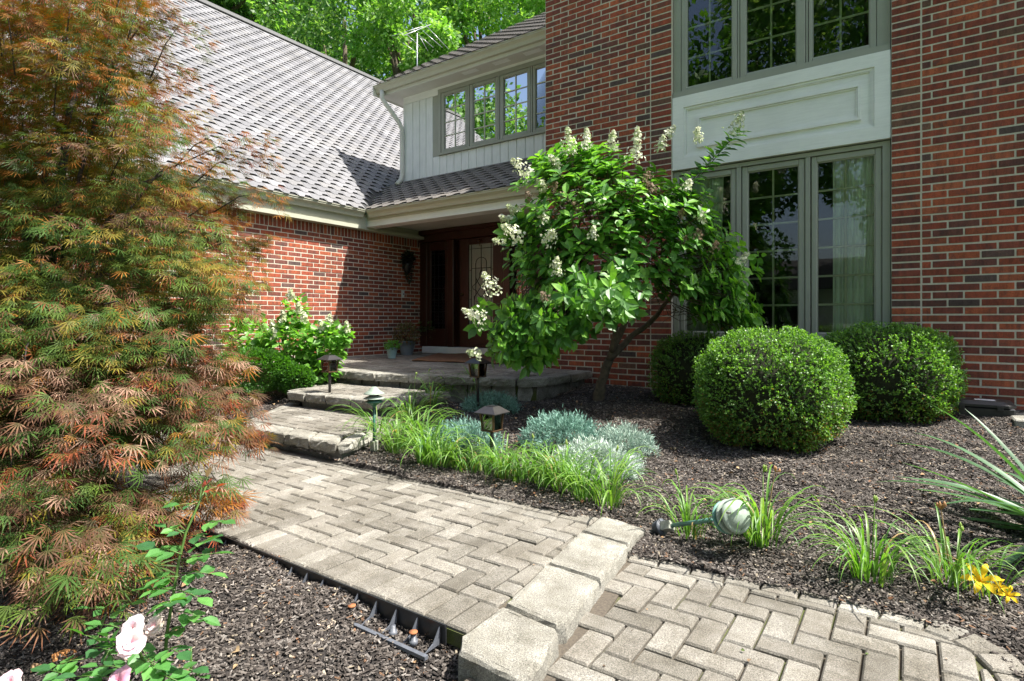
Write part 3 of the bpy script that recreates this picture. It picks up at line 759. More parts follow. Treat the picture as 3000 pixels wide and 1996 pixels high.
# garage roof, lower roof, upper roof: shingles
EZ = 2.87; GEX = -7.33; LEY = 6.36; SL = .635
def shingle_geo(mb, O, U, Vv, Nn, u, v, wd, ex, par, col):
    """wavy butt shingle: flat low, rise, flat high, fall"""
    a = .072 if par else .0
    h = wd/2; st = .062
    lo, hi = 0.0, st
    prof = [(0, lo), (h*.66, lo), (h, hi), (h*1.66, hi), (wd, lo)]
    top = ex*1.15; g_ = .0022
    pts = []
    for (x, y) in prof: pts.append((u+min(max(x, g_), wd-g_), v+y))
    up = [(u+wd-g_, v+top), (u+g_, v+top)]
    k0, k1 = .0075, .001
    P = [O+U*x+Vv*y+Nn*(k0 if i < len(pts) else k1) for i, (x, y) in enumerate(pts+up)]
    Q = [O+U*x+Vv*y+Nn*.001 for (x, y) in pts]
    n = len(pts); vs = P+Q
    fs = [tuple(range(n+2))]+[(n+2+i, n+2+i+1, i+1, i) for i in range(n-1)]
    if U.cross(Vv).dot(Nn) < 0: fs = [f[::-1] for f in fs]
    mb.add(vs, fs, col)
shl = []
def roof_field(O, U, Vv, umax, vmax, inside, wd=.25, ex=.135, dark=1.0):
    Nn = U.cross(Vv).normalized()
    if Nn.z < 0: Nn = -Nn
    r = 0; v = 0
    while v < vmax:
        u = -wd*(.5 if r % 2 else 0)-wd*2
        while u < umax:
            c_ = O+U*(u+wd/2)+Vv*(v+.03)
            if inside(c_): shl.append((O, U, Vv, Nn, u, v, wd, ex, c_, dark))
            u += wd
        v += ex; r += 1
s2 = math.sqrt(.5)
valley = lambda p: (GEX-p.x) > SL*(p.y-LEY) if p.y > LEY else True
RDG = 4.85
roof_field(Vector((GEX+.02, .6, EZ+.0)), Vector((0, 1, 0)), Vector((-s2, 0, s2)), 14.5, RDG*math.sqrt(2)-.04,
           lambda p: (valley(p) if p.y < SY+.02 else p.x < GXW-.12) and p.y < 14 and p.y > .6)
lv = Vector((0, 1, SL)).normalized()
roof_field(Vector((GEX-1.2, LEY-.02, EZ)), Vector((1, 0, 0)), lv, 5.0, 1.33,
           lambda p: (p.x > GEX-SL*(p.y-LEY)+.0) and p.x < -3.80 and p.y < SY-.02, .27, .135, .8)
UEY, UEZ, UEX = 7.06, 5.285, -7.95; US = .72
uv_ = Vector((0, 1, US)).normalized()
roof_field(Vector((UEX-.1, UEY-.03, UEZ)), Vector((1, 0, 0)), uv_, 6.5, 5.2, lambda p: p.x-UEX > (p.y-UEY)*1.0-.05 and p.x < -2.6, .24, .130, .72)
SC = [(.205, .204, .207), (.185, .185, .188), (.22, .219, .221), (.17, .17, .174), (.20, .197, .193)]
def skey(s):
    c_ = s[8]; px, py, Z = proj(c_.x, c_.y, c_.z); return (0 if (-10 < px < 3010 and -10 < py < 1990 and px > 560) else 1, Z)
shl.sort(key=skey); sm = MB()
for i, s_ in enumerate(shl):
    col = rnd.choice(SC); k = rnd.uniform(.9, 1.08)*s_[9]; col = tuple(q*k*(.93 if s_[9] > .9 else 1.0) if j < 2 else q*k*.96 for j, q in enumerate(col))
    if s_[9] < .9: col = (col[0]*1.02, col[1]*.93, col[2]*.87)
    if i < 300:
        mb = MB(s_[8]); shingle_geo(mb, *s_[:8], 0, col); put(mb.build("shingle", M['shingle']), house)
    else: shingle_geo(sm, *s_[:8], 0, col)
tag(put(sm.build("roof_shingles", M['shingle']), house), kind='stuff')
def quadslab(mb, P, th):   # slab below polygon P
    n = (Vector(P[1])-Vector(P[0])).cross(Vector(P[2])-Vector(P[0])).normalized()
    if n.z < 0: n = -n
    mb.prism(P, -n*th)
mb = MB()
rz = EZ+RDG; rx = GEX-RDG
quadslab(mb, [(GEX, .6, EZ), (GEX, 7.49, EZ), (GXW-.13, 7.49, EZ+(GEX-GXW)+.13), (rx, 7.49, rz), (rx, .6, rz)], .04)
quadslab(mb, [(GXW-.13, 7.50, EZ+(GEX-GXW)+.13), (GXW-.13, 14, EZ+(GEX-GXW)+.13), (rx, 14, rz), (rx, 7.50, rz)], .04)
quadslab(mb, [(rx-.01, .6, rz), (rx-.01, 14, rz), (rx-5.2, 14, rz-5.2), (rx-5.2, .6, rz-5.2)], .04)
quadslab(mb, [(GEX, LEY, EZ), (-3.80, LEY, EZ), (-3.80, SY, EZ+SL*(SY-LEY)), (GEX-SL*(SY-LEY), SY, EZ+SL*(SY-LEY))], .03)
quadslab(mb, [(UEX, UEY, UEZ), (-3.6, UEY, UEZ), (-3.6, 11.2, UEZ+US*(11.2-UEY)), (UEX+4.14, 11.2, UEZ+US*4.14)], .04)
quadslab(mb, [(UEX, UEY, UEZ-.01), (UEX+4.14, 11.2, UEZ+US*4.14-.01), (UEX+4.14, 12, UEZ+US*4.14-.01), (UEX, 14, UEZ-.01)], .04)
# wing roof (above the picture, casts shade)
quadslab(mb, [(-3.83, FY-.10, 5.47), (-3.83, 11, 5.47), (-1.15, 11, 6.5), (-1.15, FY-.30, 6.5)], .10); quadslab(mb, [(1.85, FY-.30, 5.36), (1.85, 11, 5.36), (-1.149, 11, 6.5), (-1.149, FY-.30, 6.5)], .10)
put(mb.build("roof_deck", M['felt']), house)
mb = MB(); mb.box(rx-.12, rx+.12, .6, 14, rz-.04, rz+.03, (.19, .19, .19)); put(mb.build("ridge_cap", M['shingle']), house)
mb = MB(); mb.box(GXW-.02, GXW+.02, SY+.0, 12, 3.0, 5.22); put(mb.build("gable_wall", M['whiteboard']), house)

# gutters: K-profile extruded
def gutter(name, A, B, out, mat):
    """A->B along the eave, out = unit vector away from the roof"""
    A, B, o_ = Vector(A), Vector(B), Vector(out)
    prof = [(0, 0), (0, -.115), (.055, -.115), (.062, -.085), (.075, -.060), (.112, -.028), (.112, -.004), (.122, -.004), (.122, .006), (.108, .006), (.108, -.02), (.06, -.075), (.008, -.105), (.008, 0)]
    mb = MB(); n = len(prof)
    P = [A+o_*x+Vector((0, 0, z)) for x, z in prof]; Q = [B+o_*x+Vector((0, 0, z)) for x, z in prof]
    mb.add(P+Q, [tuple(range(n)), tuple(range(n, 2*n))[::-1]]+[(i, (i+1) % n, n+(i+1) % n, n+i) for i in range(n)])
    return put(mb.build(name, mat), house)
gutter("gutter", (GEX-.115, .6, EZ-.002), (GEX-.115, LEY-.0, EZ-.002), (1, 0, 0), M['gutterg'])
gutter("gutter", (GEX+.004, LEY+.115, EZ-.002), (-3.80, LEY+.115, EZ-.002), (0, -1, 0), M['gutter'])
gutter("gutter", (UEX, UEY+.115, UEZ-.002), (-3.60, UEY+.115, UEZ-.002), (0, -1, 0), M['gutter'])
# fascia and frieze on the garage wing
mb = MB(); mb.box(GEX-.14, GEX-.116, .6, LEY+.1, EZ-.27, EZ-.05); mb.box(GXW-.05, GEX-.141, .6, EYW, EZ-.30, EZ-.245)
mb.box(GEX-.1155, GEX-.10, .6, LEY+.1, EZ-.30, EZ-.24); put(mb.build("fascia_board", M['gutterg']), house)
# entry beam + porch ceiling
mb = MB(); BYF = LEY+.14
mb.box(GXW+.05, -3.80, BYF, BYF+.22, 2.62, EZ-.09); put(mb.build("porch_beam", M['white']), house)
mb = MB(); mb.box(GXW, -3.80, BYF+.22, EYW, 2.74, 2.78); put(mb.build("porch_ceiling", M['soffit']), house)
mb = MB(); mb.box(GXW+.009, GXW+.03, BYF+.221, EYW, 2.60, 2.739); put(mb.build("frieze_board", M['gutterg']), house)
mb = MB(); mb.box(GEX-.117, -3.80, BYF-.022, BYF-.001, EZ-.15, EZ-.001); put(mb.build("fascia_board", M['gutterg']), house)
# upper box: siding boards, frieze, soffit
zsb = EZ+SL*(SY-LEY)-.03
jx = [GXW, fx(1210.5, SY), fx(1230.4, SY), fx(1249.3, SY), fx(1269.2, SY)]
stp = jx[-1]-jx[-2]
wz0, wz1 = fz(1284, 457.4, SY-.02), fz(1285.5, 264.8, SY-.02); wx0 = fx(1284, SY-.02)
while jx[-1] < -3.7: jx.append(jx[-1]+stp)
for i in range(len(jx)-1):
    a_, b_ = jx[i]+.004, jx[i+1]-.004; zt_ = 5.0 if b_ < wx0+.01 else wz0-.004
    mb = MB(((a_+b_)/2, SY, zsb)); mb.bevbox(a_, b_, SY-.012, SY+.03, zsb-.3, zt_, .004); put(mb.build("siding_board", M['whiteboard']), house)
mb = MB(); mb.box(GXW, -3.8, SY-.003, SY+.028, zsb-.3, wz0-.01); mb.box(GXW, wx0+.02, SY-.0035, SY+.0275, zsb, 5.1); put(mb.build("siding_backing", M['taupe']), house)
mb = MB(); mb.box(GXW, -3.8, SY-.018, SY+.03, wz1-.002 if wz1 > 5.0 else 5.003, UEZ-.11); mb.box(GXW, wx0-.003, SY-.0175, SY+.029, 5.002, UEZ-.12); put(mb.build("frieze_board", M['white']), house)
mb = MB(); mb.box(UEX, -3.6, UEY+.116, UEY+.135, UEZ-.17, UEZ-.01); put(mb.build("fascia_board", M['soffit']), house)
mb = MB(); mb.box(UEX, -3.6, UEY+.136, SY+.2, UEZ-.155, UEZ-.135); mb.box(UEX, UEX+.02, UEY+.0, 12, UEZ-.17, UEZ-.012); mb.box(UEX+.021, GXW+.05, SY+.2, 12, UEZ-.155, UEZ-.136); put(mb.build("soffit", M['soffit']), house)
for px_ in (1350, 1440, 1530):     # soffit vents
    x_ = fx(px_, 7.25)
    mb = MB(); mb.box(x_, x_+.30, UEY+.20, UEY+.30, UEZ-.160, UEZ-.1555)
    put(mb.build("soffit_vent", M['white']), house)
# second floor windows
WS = SY-.03
def fs_(p): return fx(p, WS)
mb = MB(); xr = -3.85
mb.box(fs_(1284), fs_(1292), WS-.012, WS+.10, wz0, wz1); mb.box(fs_(1292)+.001, xr, WS-.011, WS+.10, fz(1293, 274, WS), wz1-.001); mb.box(fs_(1292)+.001, xr, WS-.018, WS+.10, wz0+.0005, fz(1293, 448.5, WS))
for a_, b_ in ((1369.5, 1375), (1460, 1464), (1555, 1560)): mb.box(fs_(a_)+.003, fs_(b_)-.003, WS-.008, WS+.10, fz(1293, 448.5, WS), fz(1293, 274, WS))
put(mb.build("window_frame", M['taupe']), house)
z0_, z1_ = fz(1293, 448.5, WS)+.003, fz(1293, 274, WS)-.003; gb2, gt2 = fz(1301, 438, WS), fz(1301, 281, WS)
for (a_, b_, c_, d_) in ((1292.5, 1369, 1301, 1363), (1375.5, 1459.5, 1385, 1451), (1464.5, 1554.5, 1474.5, 1545), (1560.5, 1664, 1568.5, 1655)):
    casement("casement_window", fs_(a_)+.003, fs_(b_)-.003, z0_, z1_, WS-.004, fs_(c_), fs_(d_), gt2, gb2, 2, 4, .017, out=True)
# downspout
dn = MB(); X0 = GXW-.02
dn.tube([(GXW-.17, UEY+.06, UEZ-.10), (GXW-.17, UEY+.06, UEZ-.24), (GXW-.13, UEY+.12, UEZ-.34), (GXW-.03, SY-.10, UEZ-.62), (GXW-.0, SY-.055, UEZ-.74), (GXW-.0, SY-.055, 3.72), (GXW+.0, SY-.08, 3.62), (GXW+.0, SY-.18, 3.52)], .042, 10)
put(dn.build("downspout", M['soffit']), house)

# entry wall: post, mahogany frame, sidelight, door
DY = EYW-.0
mb = MB(); mb.box(GXW+.002, fx(1231.5, DY-.06), DY-.06, DY+.05, .45, 2.739); put(mb.build("corner_post", M['gutterg']), house)
mb = MB(); mb.box(-7.5, -3.6, DY+.05, DY+.12, .45, 2.75); put(mb.build("entry_wall", M['wood']), house)
surround = MB(); ex0 = fx(1232, DY-.05)
surround.bevbox(ex0, -3.8, DY-.09, DY+.05, 2.52, 2.738, .008)                       # head
surround.bevbox(ex0, -3.8, DY-.14, DY-.091, 2.66, 2.735, .01)
surround.bevbox(ex0+.001, fx(1250, DY-.06), DY-.07, DY+.05, .571, 2.519, .006)
surround.bevbox(fx(1313, DY-.06), fx(1332, DY-.06), DY-.10, DY+.05, .571, 2.519, .01)
surround.bevbox(fx(1478, DY-.06), fx(1497, DY-.06), DY-.10, DY+.05, .571, 2.519, .01)
surround.bevbox(fx(1560, DY-.06), -3.8, DY-.07, DY+.05, .571, 2.519, .006)
put(surround.build("door_surround", M['wood']), house)
def sidelight(a, b, ga, gb_):
    s_ = MB(); y0, y1 = DY-.03, DY+.045; xa, xb, xg, xh = fx(a, DY), fx(b, DY), fx(ga, DY), fx(gb_, DY)
    s_.bevbox(xa, xg, y0, y1, .572, 2.515, .004); s_.bevbox(xh, xb, y0, y1, .572, 2.515, .004); s_.bevbox(xg, xh, y0, y1, 2.36, 2.515, .004); s_.bevbox(xg, xh, y0, y1, .572, .9, .004)
    o = put(s_.build("sidelight", M['wood']), house); p = MB(); p.box(xg+.001, xh-.001, DY+.01, DY+.014, .9, 2.36); put(p.build("pane", M['glass']), o)
    c_ = MB()
    for zz in np.linspace(1.0, 2.3, 7): c_.box(xg, xh, DY+.004, DY+.009, zz, zz+.008)
    for tt in (.2, .5, .8): c_.box(xg+(xh-xg)*tt-.004, xg+(xh-xg)*tt+.004, DY+.0035, DY+.0085, .9, 2.36)
    put(c_.build("came", M['came']), o)
sidelight(1251, 1312, 1264, 1306); sidelight(1498, 1559, 1508, 1550)
dx0, dx1 = fx(1350, DY), fx(1477, DY); gx0, gx1 = fx(1374, DY), fx(1446, DY); gz0, gz1 = .885, 2.405
d = MB(); y0, y1 = DY-.02, DY+.04
d.bevbox(dx0, gx0, y0, y1, .575, 2.515, .004); d.bevbox(gx1, dx1, y0, y1, .575, 2.515, .004); d.bevbox(gx0, gx1, y0, y1, gz1, 2.515, .004); d.bevbox(gx0, gx1, y0, y1, .575, gz0, .004)
d.bevbox(gx0+.03, gx1-.03, y0-.012, y0, .64, .83, .01)
door = put(d.build("front_door", M['wood']), house)
p = MB(); p.box(gx0+.001, gx1-.001, DY+.006, DY+.011, gz0, gz1); put(p.build("pane", M['leaded']), door)
cm = MB(); gw, gh = gx1-gx0, gz1-gz0; yc = DY+.001
def ct(pts, r=.0055): cm.tube([(gx0+u*gw, yc, gz0+v*gh) for u, v in pts], r, 6)
for u in (.10, .90): ct([(u, 0), (u, 1)])
for v in (.05, .95): ct([(0, v), (1, v)])
for v in (.36, .46, .70): ct([(0, v), (.10, v)]); ct([(.90, v), (1, v)])
ct([(.5, .66), (.5, .99)]); ct([(.1, .72), (.9, .72)])
ct([(.28, .40), (.28, .78)]+[(.5-.22*math.cos(a), .78+.065*math.sin(a)) for a in np.linspace(0, math.pi, 9)]+[(.72, .78), (.72, .40)])
for sg in (-1, 1):
    ct([(.5, .70), (.5+sg*.06, .66), (.5+sg*.05, .62), (.5+sg*.2, .55), (.5+sg*.36, .51), (.5+sg*.33, .48), (.5+sg*.2, .46), (.5+sg*.12, .42), (.5, .38)])
    ct([(.5+sg*.2, .60), (.5+sg*.10, .54), (.5, .50), (.5+sg*.10, .46), (.5+sg*.25, .40), (.5+sg*.28, .34), (.5+sg*.1, .33), (.5, .28)])
    ct([(.5+sg*.28, .40), (.5+sg*.28, .2), (.5+sg*.1, .12), (.5, .05)])
put(cm.build("came", M['came']), door)
h = MB(); h.lathe([(.0, 0), (.028, 0), (.03, .02), (.018, .04), (0, .05)], 14, (dx0+.05, DY-.02, 1.52), (0, -1, 0)); put(h.build("handle", M['bronze']), door)
h = MB(); h.tube([(fx(1410, DY)-.002, DY-.035, 2.50), (fx(1410, DY)-.002, DY-.045, 2.44), (fx(1410, DY)-.002, DY-.045, 2.36)], .005, 6)
h.lathe([(0, -.01), (.03, 0), (.035, .02), (.0, .05)], 10, (fx(1410, DY), DY-.05, 2.44)); put(h.build("door_hook", M['bronze']), door)
mb = MB(); mb.bevbox(fx(1240, DY-.12), -3.8, DY-.16, DY+.05, .452, .570, .008); put(mb.build("threshold", M['white']), house)
mb = MB(); yb = 7.42; mb.bevbox(GXW+.002, GXW+.028, yb, yb+.06, 1.47, 1.60, .004); bell = put(mb.build("doorbell", M['soffit']), house)
mb = MB(); mb.lathe([(.012, 0), (.012, .008), (0, .009)], 10, (GXW+.028, yb+.03, 1.535), (1, 0, 0)); put(mb.build("button", M['black']), bell)

# curtains
def curtain(x0, x1, xt0, xt1, y, label, seed):
    r_ = random.Random(seed); n, mr_ = 90, 14; V = []; 
    ph = [r_.uniform(0, 6.3) for _ in range(4)]
    for j in range(mr_+1):
        t = j/mr_; a_ = xt0+(x0-xt0)*min(1, t*1.6)**.8; b_ = xt1+(x1-xt1)*min(1, t*1.6)**.8; z = 2.72-t*1.95
        for i in range(n+1):
            s_ = i/n; V.append((a_+(b_-a_)*s_, y+.016*math.sin(s_*46+ph[0]+.4*t)+.010*math.sin(s_*21+ph[1]+t), z))
    Fc = np.array([(j*(n+1)+i, j*(n+1)+i+1, (j+1)*(n+1)+i+1, (j+1)*(n+1)+i) for j in range(mr_) for i in range(n)])
    o = np_mesh("curtain", np.array(V), Fc, np.ones((len(V), 3)), M['curtain'], None, True); tag(o, label, "curtain", "pale green curtains behind the lower window")
CYY = FY+.145
curtain(fx(2440, CYY), fx(2572, CYY), fx(2440, CYY), fx(2590, CYY), CYY, "pale sea green curtain gathered behind the rightmost casement of the lower window", 1)
curtain(fx(1985, CYY), fx(2110, CYY), fx(1985, CYY), fx(2120, CYY), CYY, "pale sea green curtain behind the leftmost casement of the lower window", 2)

# ------------------------------------------------------------------ mulch
CHV = [(-.5, 0, .5), (.5, 0, .4), (-.42, -.5, 0), (.5, -.35, 0), (-.5, .4, 0), (.42, .5, 0)]
CHF = [(0, 2, 3), (0, 3, 1), (0, 1, 5), (0, 5, 4)]
def mulch(name, n, box, smin=.012, smax=.045, extra=None, seed=3):
    r = np.random.default_rng(seed)
    x = r.uniform(box[0], box[1], n); y = r.uniform(box[2], box[3], n)
    Z = -x*ST+y*CT; l = x*CT+y*ST; z = hz(x, y)+.012*nz(x, y)+.006*nz(x, y, 2.7)
    px = CX+F*l/np.maximum(Z, .01); py = HY-F*(z-EYE)/np.maximum(Z, .01)
    keep_ = (Z > .6) & (px > -120) & (px < 3120) & (py < 2150) & (r.uniform(0, 1, n) < np.clip((3.4/np.maximum(Z, .5))**1.15, .16, 1))
    for poly, _ in HOLES: keep_ &= ~inpoly(x, y, shrink(poly, .015))
    if extra is not None: keep_ &= extra(x, y)
    x, y, z, Z = x[keep_], y[keep_], z[keep_], Z[keep_]; n = len(x); print('chips', n)
    a_ = r.uniform(0, math.pi*2, n); tilt = r.normal(0, .28, n)
    D = np.stack([np.cos(a_)*np.cos(tilt), np.sin(a_)*np.cos(tilt), np.sin(tilt)], 1)
    up = np.stack([r.normal(0, .3, n), r.normal(0, .3, n), np.ones(n)], 1); up /= np.linalg.norm(up, axis=1, keepdims=True)
    Yv = np.cross(up, D); Yv /= np.linalg.norm(Yv, axis=1, keepdims=True); R = np.stack([D, Yv, np.cross(D, Yv)], 1)
    L = r.uniform(smin, smax, n)*np.clip(.75+Z*.09, .9, 1.4); S = np.stack([L, r.uniform(.004, .011, n)*(.8+L*8), r.uniform(.003, .008, n)], 1)
    base = np.array([(.058, .048, .041), (.094, .080, .069), (.145, .126, .110), (.037, .031, .027), (.20, .178, .158), (.34, .285, .21), (.19, .11, .065), (.26, .236, .21)])
    C = base[r.choice(8, n, p=[.27, .24, .17, .15, .075, .03, .025, .04])]*r.uniform(.75, 1.15, (n, 1))
    P = np.stack([x, y, z+r.uniform(.001, .010, n)], 1)
    tag(scatter(name, CHV, CHF, P, R, S, C, M['chip']), kind='stuff')
mulch("mulch", 800000, (-8, 2.2, .3, 6.2), .007, .029)
mulch("mulch", 5200, (-1.06, -.97, .6, 2.8), .006, .016, None, 9) if False else None

def dryleaf(px, py, z, s, label, col, seed):
    r_ = random.Random(seed); X, Y = gp(px, py, z); mb = MB((X, Y, z)); n = 9
    c_ = Vector((X, Y, z+.006)); vs = [c_]; a0 = r_.uniform(0, 6.3)
    for i in range(n):
        a_ = a0+2*math.pi*i/n; rr = s*(.55+.45*abs(math.cos(a_-a0)))*r_.uniform(.75, 1.1)
        vs.append(c_+Vector((math.cos(a_)*rr, math.sin(a_)*rr, abs(math.sin(a_*1.0+seed))*s*.35)))
    mb.add(vs, [(0, 1+i, 1+(i+1) % n) for i in range(n)], col); tag(mb.build("dry_leaf", M['dryleaf']), label, "leaf")
for i, (px, py, z, s, lab, col) in enumerate([
    (1487, 1166, .22, .05, "orange brown dry leaf on the mulch in front of the porch stones", (.40, .17, .07)),
    (2185, 1677, -.075, .035, "curled reddish brown leaf on the edge pavers below the fallen green light", (.40, .20, .11)),
    (2388, 1712, -.06, .05, "pale brown dead leaf on the bed edge between two grass clumps", (.32, .22, .13)),
    (2008, 1703, -.078, .035, "flat tan leaf lying on the lower path pavers", (.45, .27, .18)),
    (1957, 1645, -.074, .032, "beige leaf at the corner where curb and lower path meet", (.46, .33, .22)),
    (2500, 1398, .06, .03, "small cream leaf on the mulch below the right boxwood", (.62, .50, .34)),
    (1972, 1318, .10, .035, "light tan leaf left of the front boxwood on dark mulch", (.42, .33, .2)),
    (752, 1628, -.045, .035, "orange brown leaf on the mulch next to the black edging", (.42, .22, .11)),
    (765, 1748, -.05, .035, "tan curled leaf in the middle of the left mulch bed", (.45, .28, .17)),
    (955, 1838, -.06, .038, "pale cream leaf on the left mulch bed nearest the curb stone", (.58, .47, .36)),
    (190, 1945, -.06, .055, "long rust coloured leaf on the mulch left of the roses", (.48, .22, .08)),
    (2530, 1770, -.074, .03, "brown leaf at the paver edge under the middle grass clump", (.30, .15, .08)),
    (1063, 1050, .452, .05, "brown dry leaf on the porch floor beside the brick wall", (.35, .2, .1)),
]): dryleaf(px, py, z, s, lab, col, i+1)

def litter(name, n, size, zoff, test, cols, seed):
    r = np.random.default_rng(seed); x = r.uniform(-7, 1.6, n); y = r.uniform(.5, 6.1, n); k = test(x, y); x, y = x[k], y[k]; n = len(x)
    z = zoff(x, y); a_ = r.uniform(0, 6.28, n); D = np.stack([np.cos(a_), np.sin(a_), r.normal(0, .25, n)], 1); Nn = np.stack([r.normal(0, .35, n), r.normal(0, .35, n), np.ones(n)], 1)
    tag(scatter(name, [(x_*1.2, y_, z_*3) for x_, y_, z_ in LEAF_V], LEAF_T, np.stack([x, y, z], 1), frames(D, Nn), r.uniform(size[0], size[1], n), np.array(cols)[r.integers(0, len(cols), n)]*r.uniform(.7, 1.2, (n, 1)), M['dryleaf']), kind='stuff')
offp = lambda x, y: ~(inpoly(x, y, WALKB) | inpoly(x, y, STEP1) | inpoly(x, y, STEP2) | inpoly(x, y, PORCH) | inpoly(x, y, LOWER))
litter("leaf_litter", 900, (.012, .035), lambda x, y: hz(x, y)+.02, offp, [(.34, .22, .12), (.42, .30, .17), (.26, .13, .07), (.20, .13, .08)], 5)
litter("leaf_litter", 260, (.006, .016), lambda x, y: 0*x+.004, lambda x, y: inpoly(x, y, WALKB), [(.30, .20, .12), (.12, .08, .05), (.06, .05, .04)], 6)
litter("leaf_litter", 420, (.005, .016), lambda x, y: 0*x-.041, lambda x, y: inpoly(x, y, LOWER) & (x > -.9), [(.30, .20, .12), (.12, .08, .05), (.10, .14, .04)], 7)

# ------------------------------------------------------------------ trees behind the house and across the street
def crown(name, blobs, nleaf, size, cols, parent, mat, seed=0, updir=.6, tv=DIA_V, tf=DIA_F, shell=.55):
    r = np.random.default_rng(seed); vol = np.array([b[3]*b[4]*b[5] for b in blobs])**.67; k = r.choice(len(blobs), nleaf, p=vol/vol.sum())
    B = np.array(blobs); u = r.normal(size=(nleaf, 3)); u /= np.linalg.norm(u, axis=1, keepdims=True)
    rad = shell+(1-shell)*r.uniform(0, 1, nleaf)**.6+r.normal(0, .07, nleaf)
    P = B[k, :3]+u*B[k, 3:6]*rad[:, None]
    Nn = u*.7+np.array([0, 0, updir])+r.normal(0, .55, (nleaf, 3)); Nn /= np.linalg.norm(Nn, axis=1, keepdims=True)
    D = u+r.normal(0, .8, (nleaf, 3)); D[:, 2] -= .2
    R = frames(D, Nn); C = np.array(cols)[r.integers(0, len(cols), nleaf)]*r.uniform(.75, 1.25, (nleaf, 1))
    return scatter(name, tv, tf, P, R, size*r.uniform(.6, 1.35, nleaf), C, mat, parent)
def blobs_for(c, R, n, seed, k=.36):
    r_ = random.Random(seed); out = []
    for i in range(n):
        while True:
            u = Vector((r_.uniform(-1, 1), r_.uniform(-1, 1), r_.uniform(-.9, 1)))
            if .35 < u.length < 1: break
        q = k*r_.uniform(.6, 1.25); out.append((c[0]+u.x*R[0], c[1]+u.y*R[1], c[2]+u.z*R[2], R[0]*q, R[1]*q, R[2]*q*.7))
    return out
def big_tree(label, c, R, n, size, cols, seed, nb=26, group=None):
    base = Vector((c[0], c[1], 0)); t = empty("tree", base); tag(t, label, "tree", group); r_ = random.Random(seed)
    mb = MB(); top = Vector((c[0], c[1], c[2])); mb.tube([base, base+Vector((.1, 0, c[2]*.4)), base+Vector((-.1, .1, c[2]*.75)), top], [.24, .18, .12, .06], 9); put(mb.build("trunk", M['bark']), t)
    bl = blobs_for(c, R, nb, seed)
    for b in bl[:7]:
        mb = MB(); s_ = base+Vector((0, 0, c[2]*r_.uniform(.45, .8))); e_ = Vector(b[:3]); mb.tube([s_, s_.lerp(e_, .5)+Vector((0, 0, .5)), e_], [.13, .08, .03], 6); put(mb.build("limb", M['bark']), t)
    put(crown("crown", bl, n, size, cols, None, M['tleaf'], seed), t)
G1 = [(.11, .23, .06), (.08, .18, .05), (.15, .28, .08), (.06, .14, .045), (.26, .37, .17)]
G2 = [(.15, .31, .06), (.22, .38, .10), (.11, .25, .04), (.28, .42, .16)]
G3 = [(.07, .17, .04), (.055, .14, .03), (.10, .22, .04)]
def tr(px, py, Z, rpx, ry, *a, **k):
    c = zp(px, py, Z); r_ = rpx/F*Z; big_tree(a[0], c, (r_, r_, ry/F*Z), *a[1:], **k)
tr(560, -190, 25, 330, 330, "dark broadleaf tree behind the garage roof ridge, far left of the trees", 16000, .26, G3, 11)
tr(800, -40, 27, 270, 260, "dense mid green tree rising over the long garage roof", 18000, .25, G1, 12)
tr(1010, 60, 22, 215, 230, "bright green tree behind the lowest end of the garage roof ridge", 11000, .20, G1, 13)
tr(1200, 120, 19, 150, 170, "light green leafy tree behind the rooftop antenna", 16000, .16, G2, 14)
tr(980, 260, 30, 330, 150, "green undergrowth crown low behind the garage ridge", 14000, .24, G1, 19)
tr(1290, -90, 26, 210, 190, "tall feathery green tree above the antenna with sky showing through", 7000, .24, G1, 15)
tr(1430, 40, 21, 170, 160, "yellow green tree just above the upper gutter", 9500, .18, G2, 16)
tr(1620, -60, 24, 240, 190, "green tree behind the brick corner and upper roof", 13000, .2, G1, 17)
for i, (x, y, h, R_, lab) in enumerate([(-13, -14, 8.5, 4.8, "street tree across the lawn reflected in the left casements"), (-7.0, -15.0, 12.5, 5.4, "round street tree across the lawn behind the camera"),
                                        (-1.6, -16.5, 13, 5.8, "tall street tree reflected in the middle casements"), (4.0, -14, 12, 5.4, "street tree reflected in the right casement"), (-20, -8, 8, 5, "large tree beyond the garage end of the lawn"),
                                        (-10, -23, 9, 5.5, "tree across the street to the left"), (1.5, -24, 10, 6, "tree across the street to the right"), (9.5, -18, 9, 5, "tree beyond the driveway on the right")]):
    big_tree(lab, (x, y, h), (R_, R_, h*.62), 14000, .32, G3 if i % 2 else G1, 30+i, 22)
# pale house front across the street + white pickup, seen only as reflections
nb_ = empty("neighbour_house", (-5, -31, -.2)); tag(nb_, "pale house across the street, seen only in window reflections", "house")
mb = MB(); mb.box(-12, 2, -34, -30, -.3, 3.2); put(mb.build("wall", M['white']), nb_)
mb = MB(); mb.prism([(-12.5, -29.5, 3.2), (-12.5, -34.5, 3.2), (-12.5, -32, 5.4)], (15, 0, 0)); put(mb.build("roof", M['felt']), nb_)
for x_ in (-10, -6.5, -1): mb = MB(); mb.box(x_, x_+1.3, -29.99, -29.95, .9, 2.3); put(mb.build("window", M['interior']), nb_)
pk = empty("pickup_truck", (.2, -12.8, -.2)); tag(pk, "white pickup truck parked on the street, reflected in the right casement", "truck")
mb = MB(); mb.prism([(-2.6, -13.7, .25), (2.6, -13.7, .25), (2.6, -13.7, .85), (1.5, -13.7, .98), (.75, -13.7, 1.5), (-.7, -13.7, 1.52), (-1.0, -13.7, .98), (-2.6, -13.7, .95)], (0, 1.8, 0)); 
m = m_plain("car_white", (.8, .8, .8), .25, 2, .05); put(mb.build("body", m), pk)
mb = MB(); mb.prism([(1.3, -13.71, 1.0), (.68, -13.71, 1.42), (-.6, -13.71, 1.44), (-.85, -13.71, 1.0)], (0, 1.82, 0)); put(mb.build("side_window", M['black']), pk)
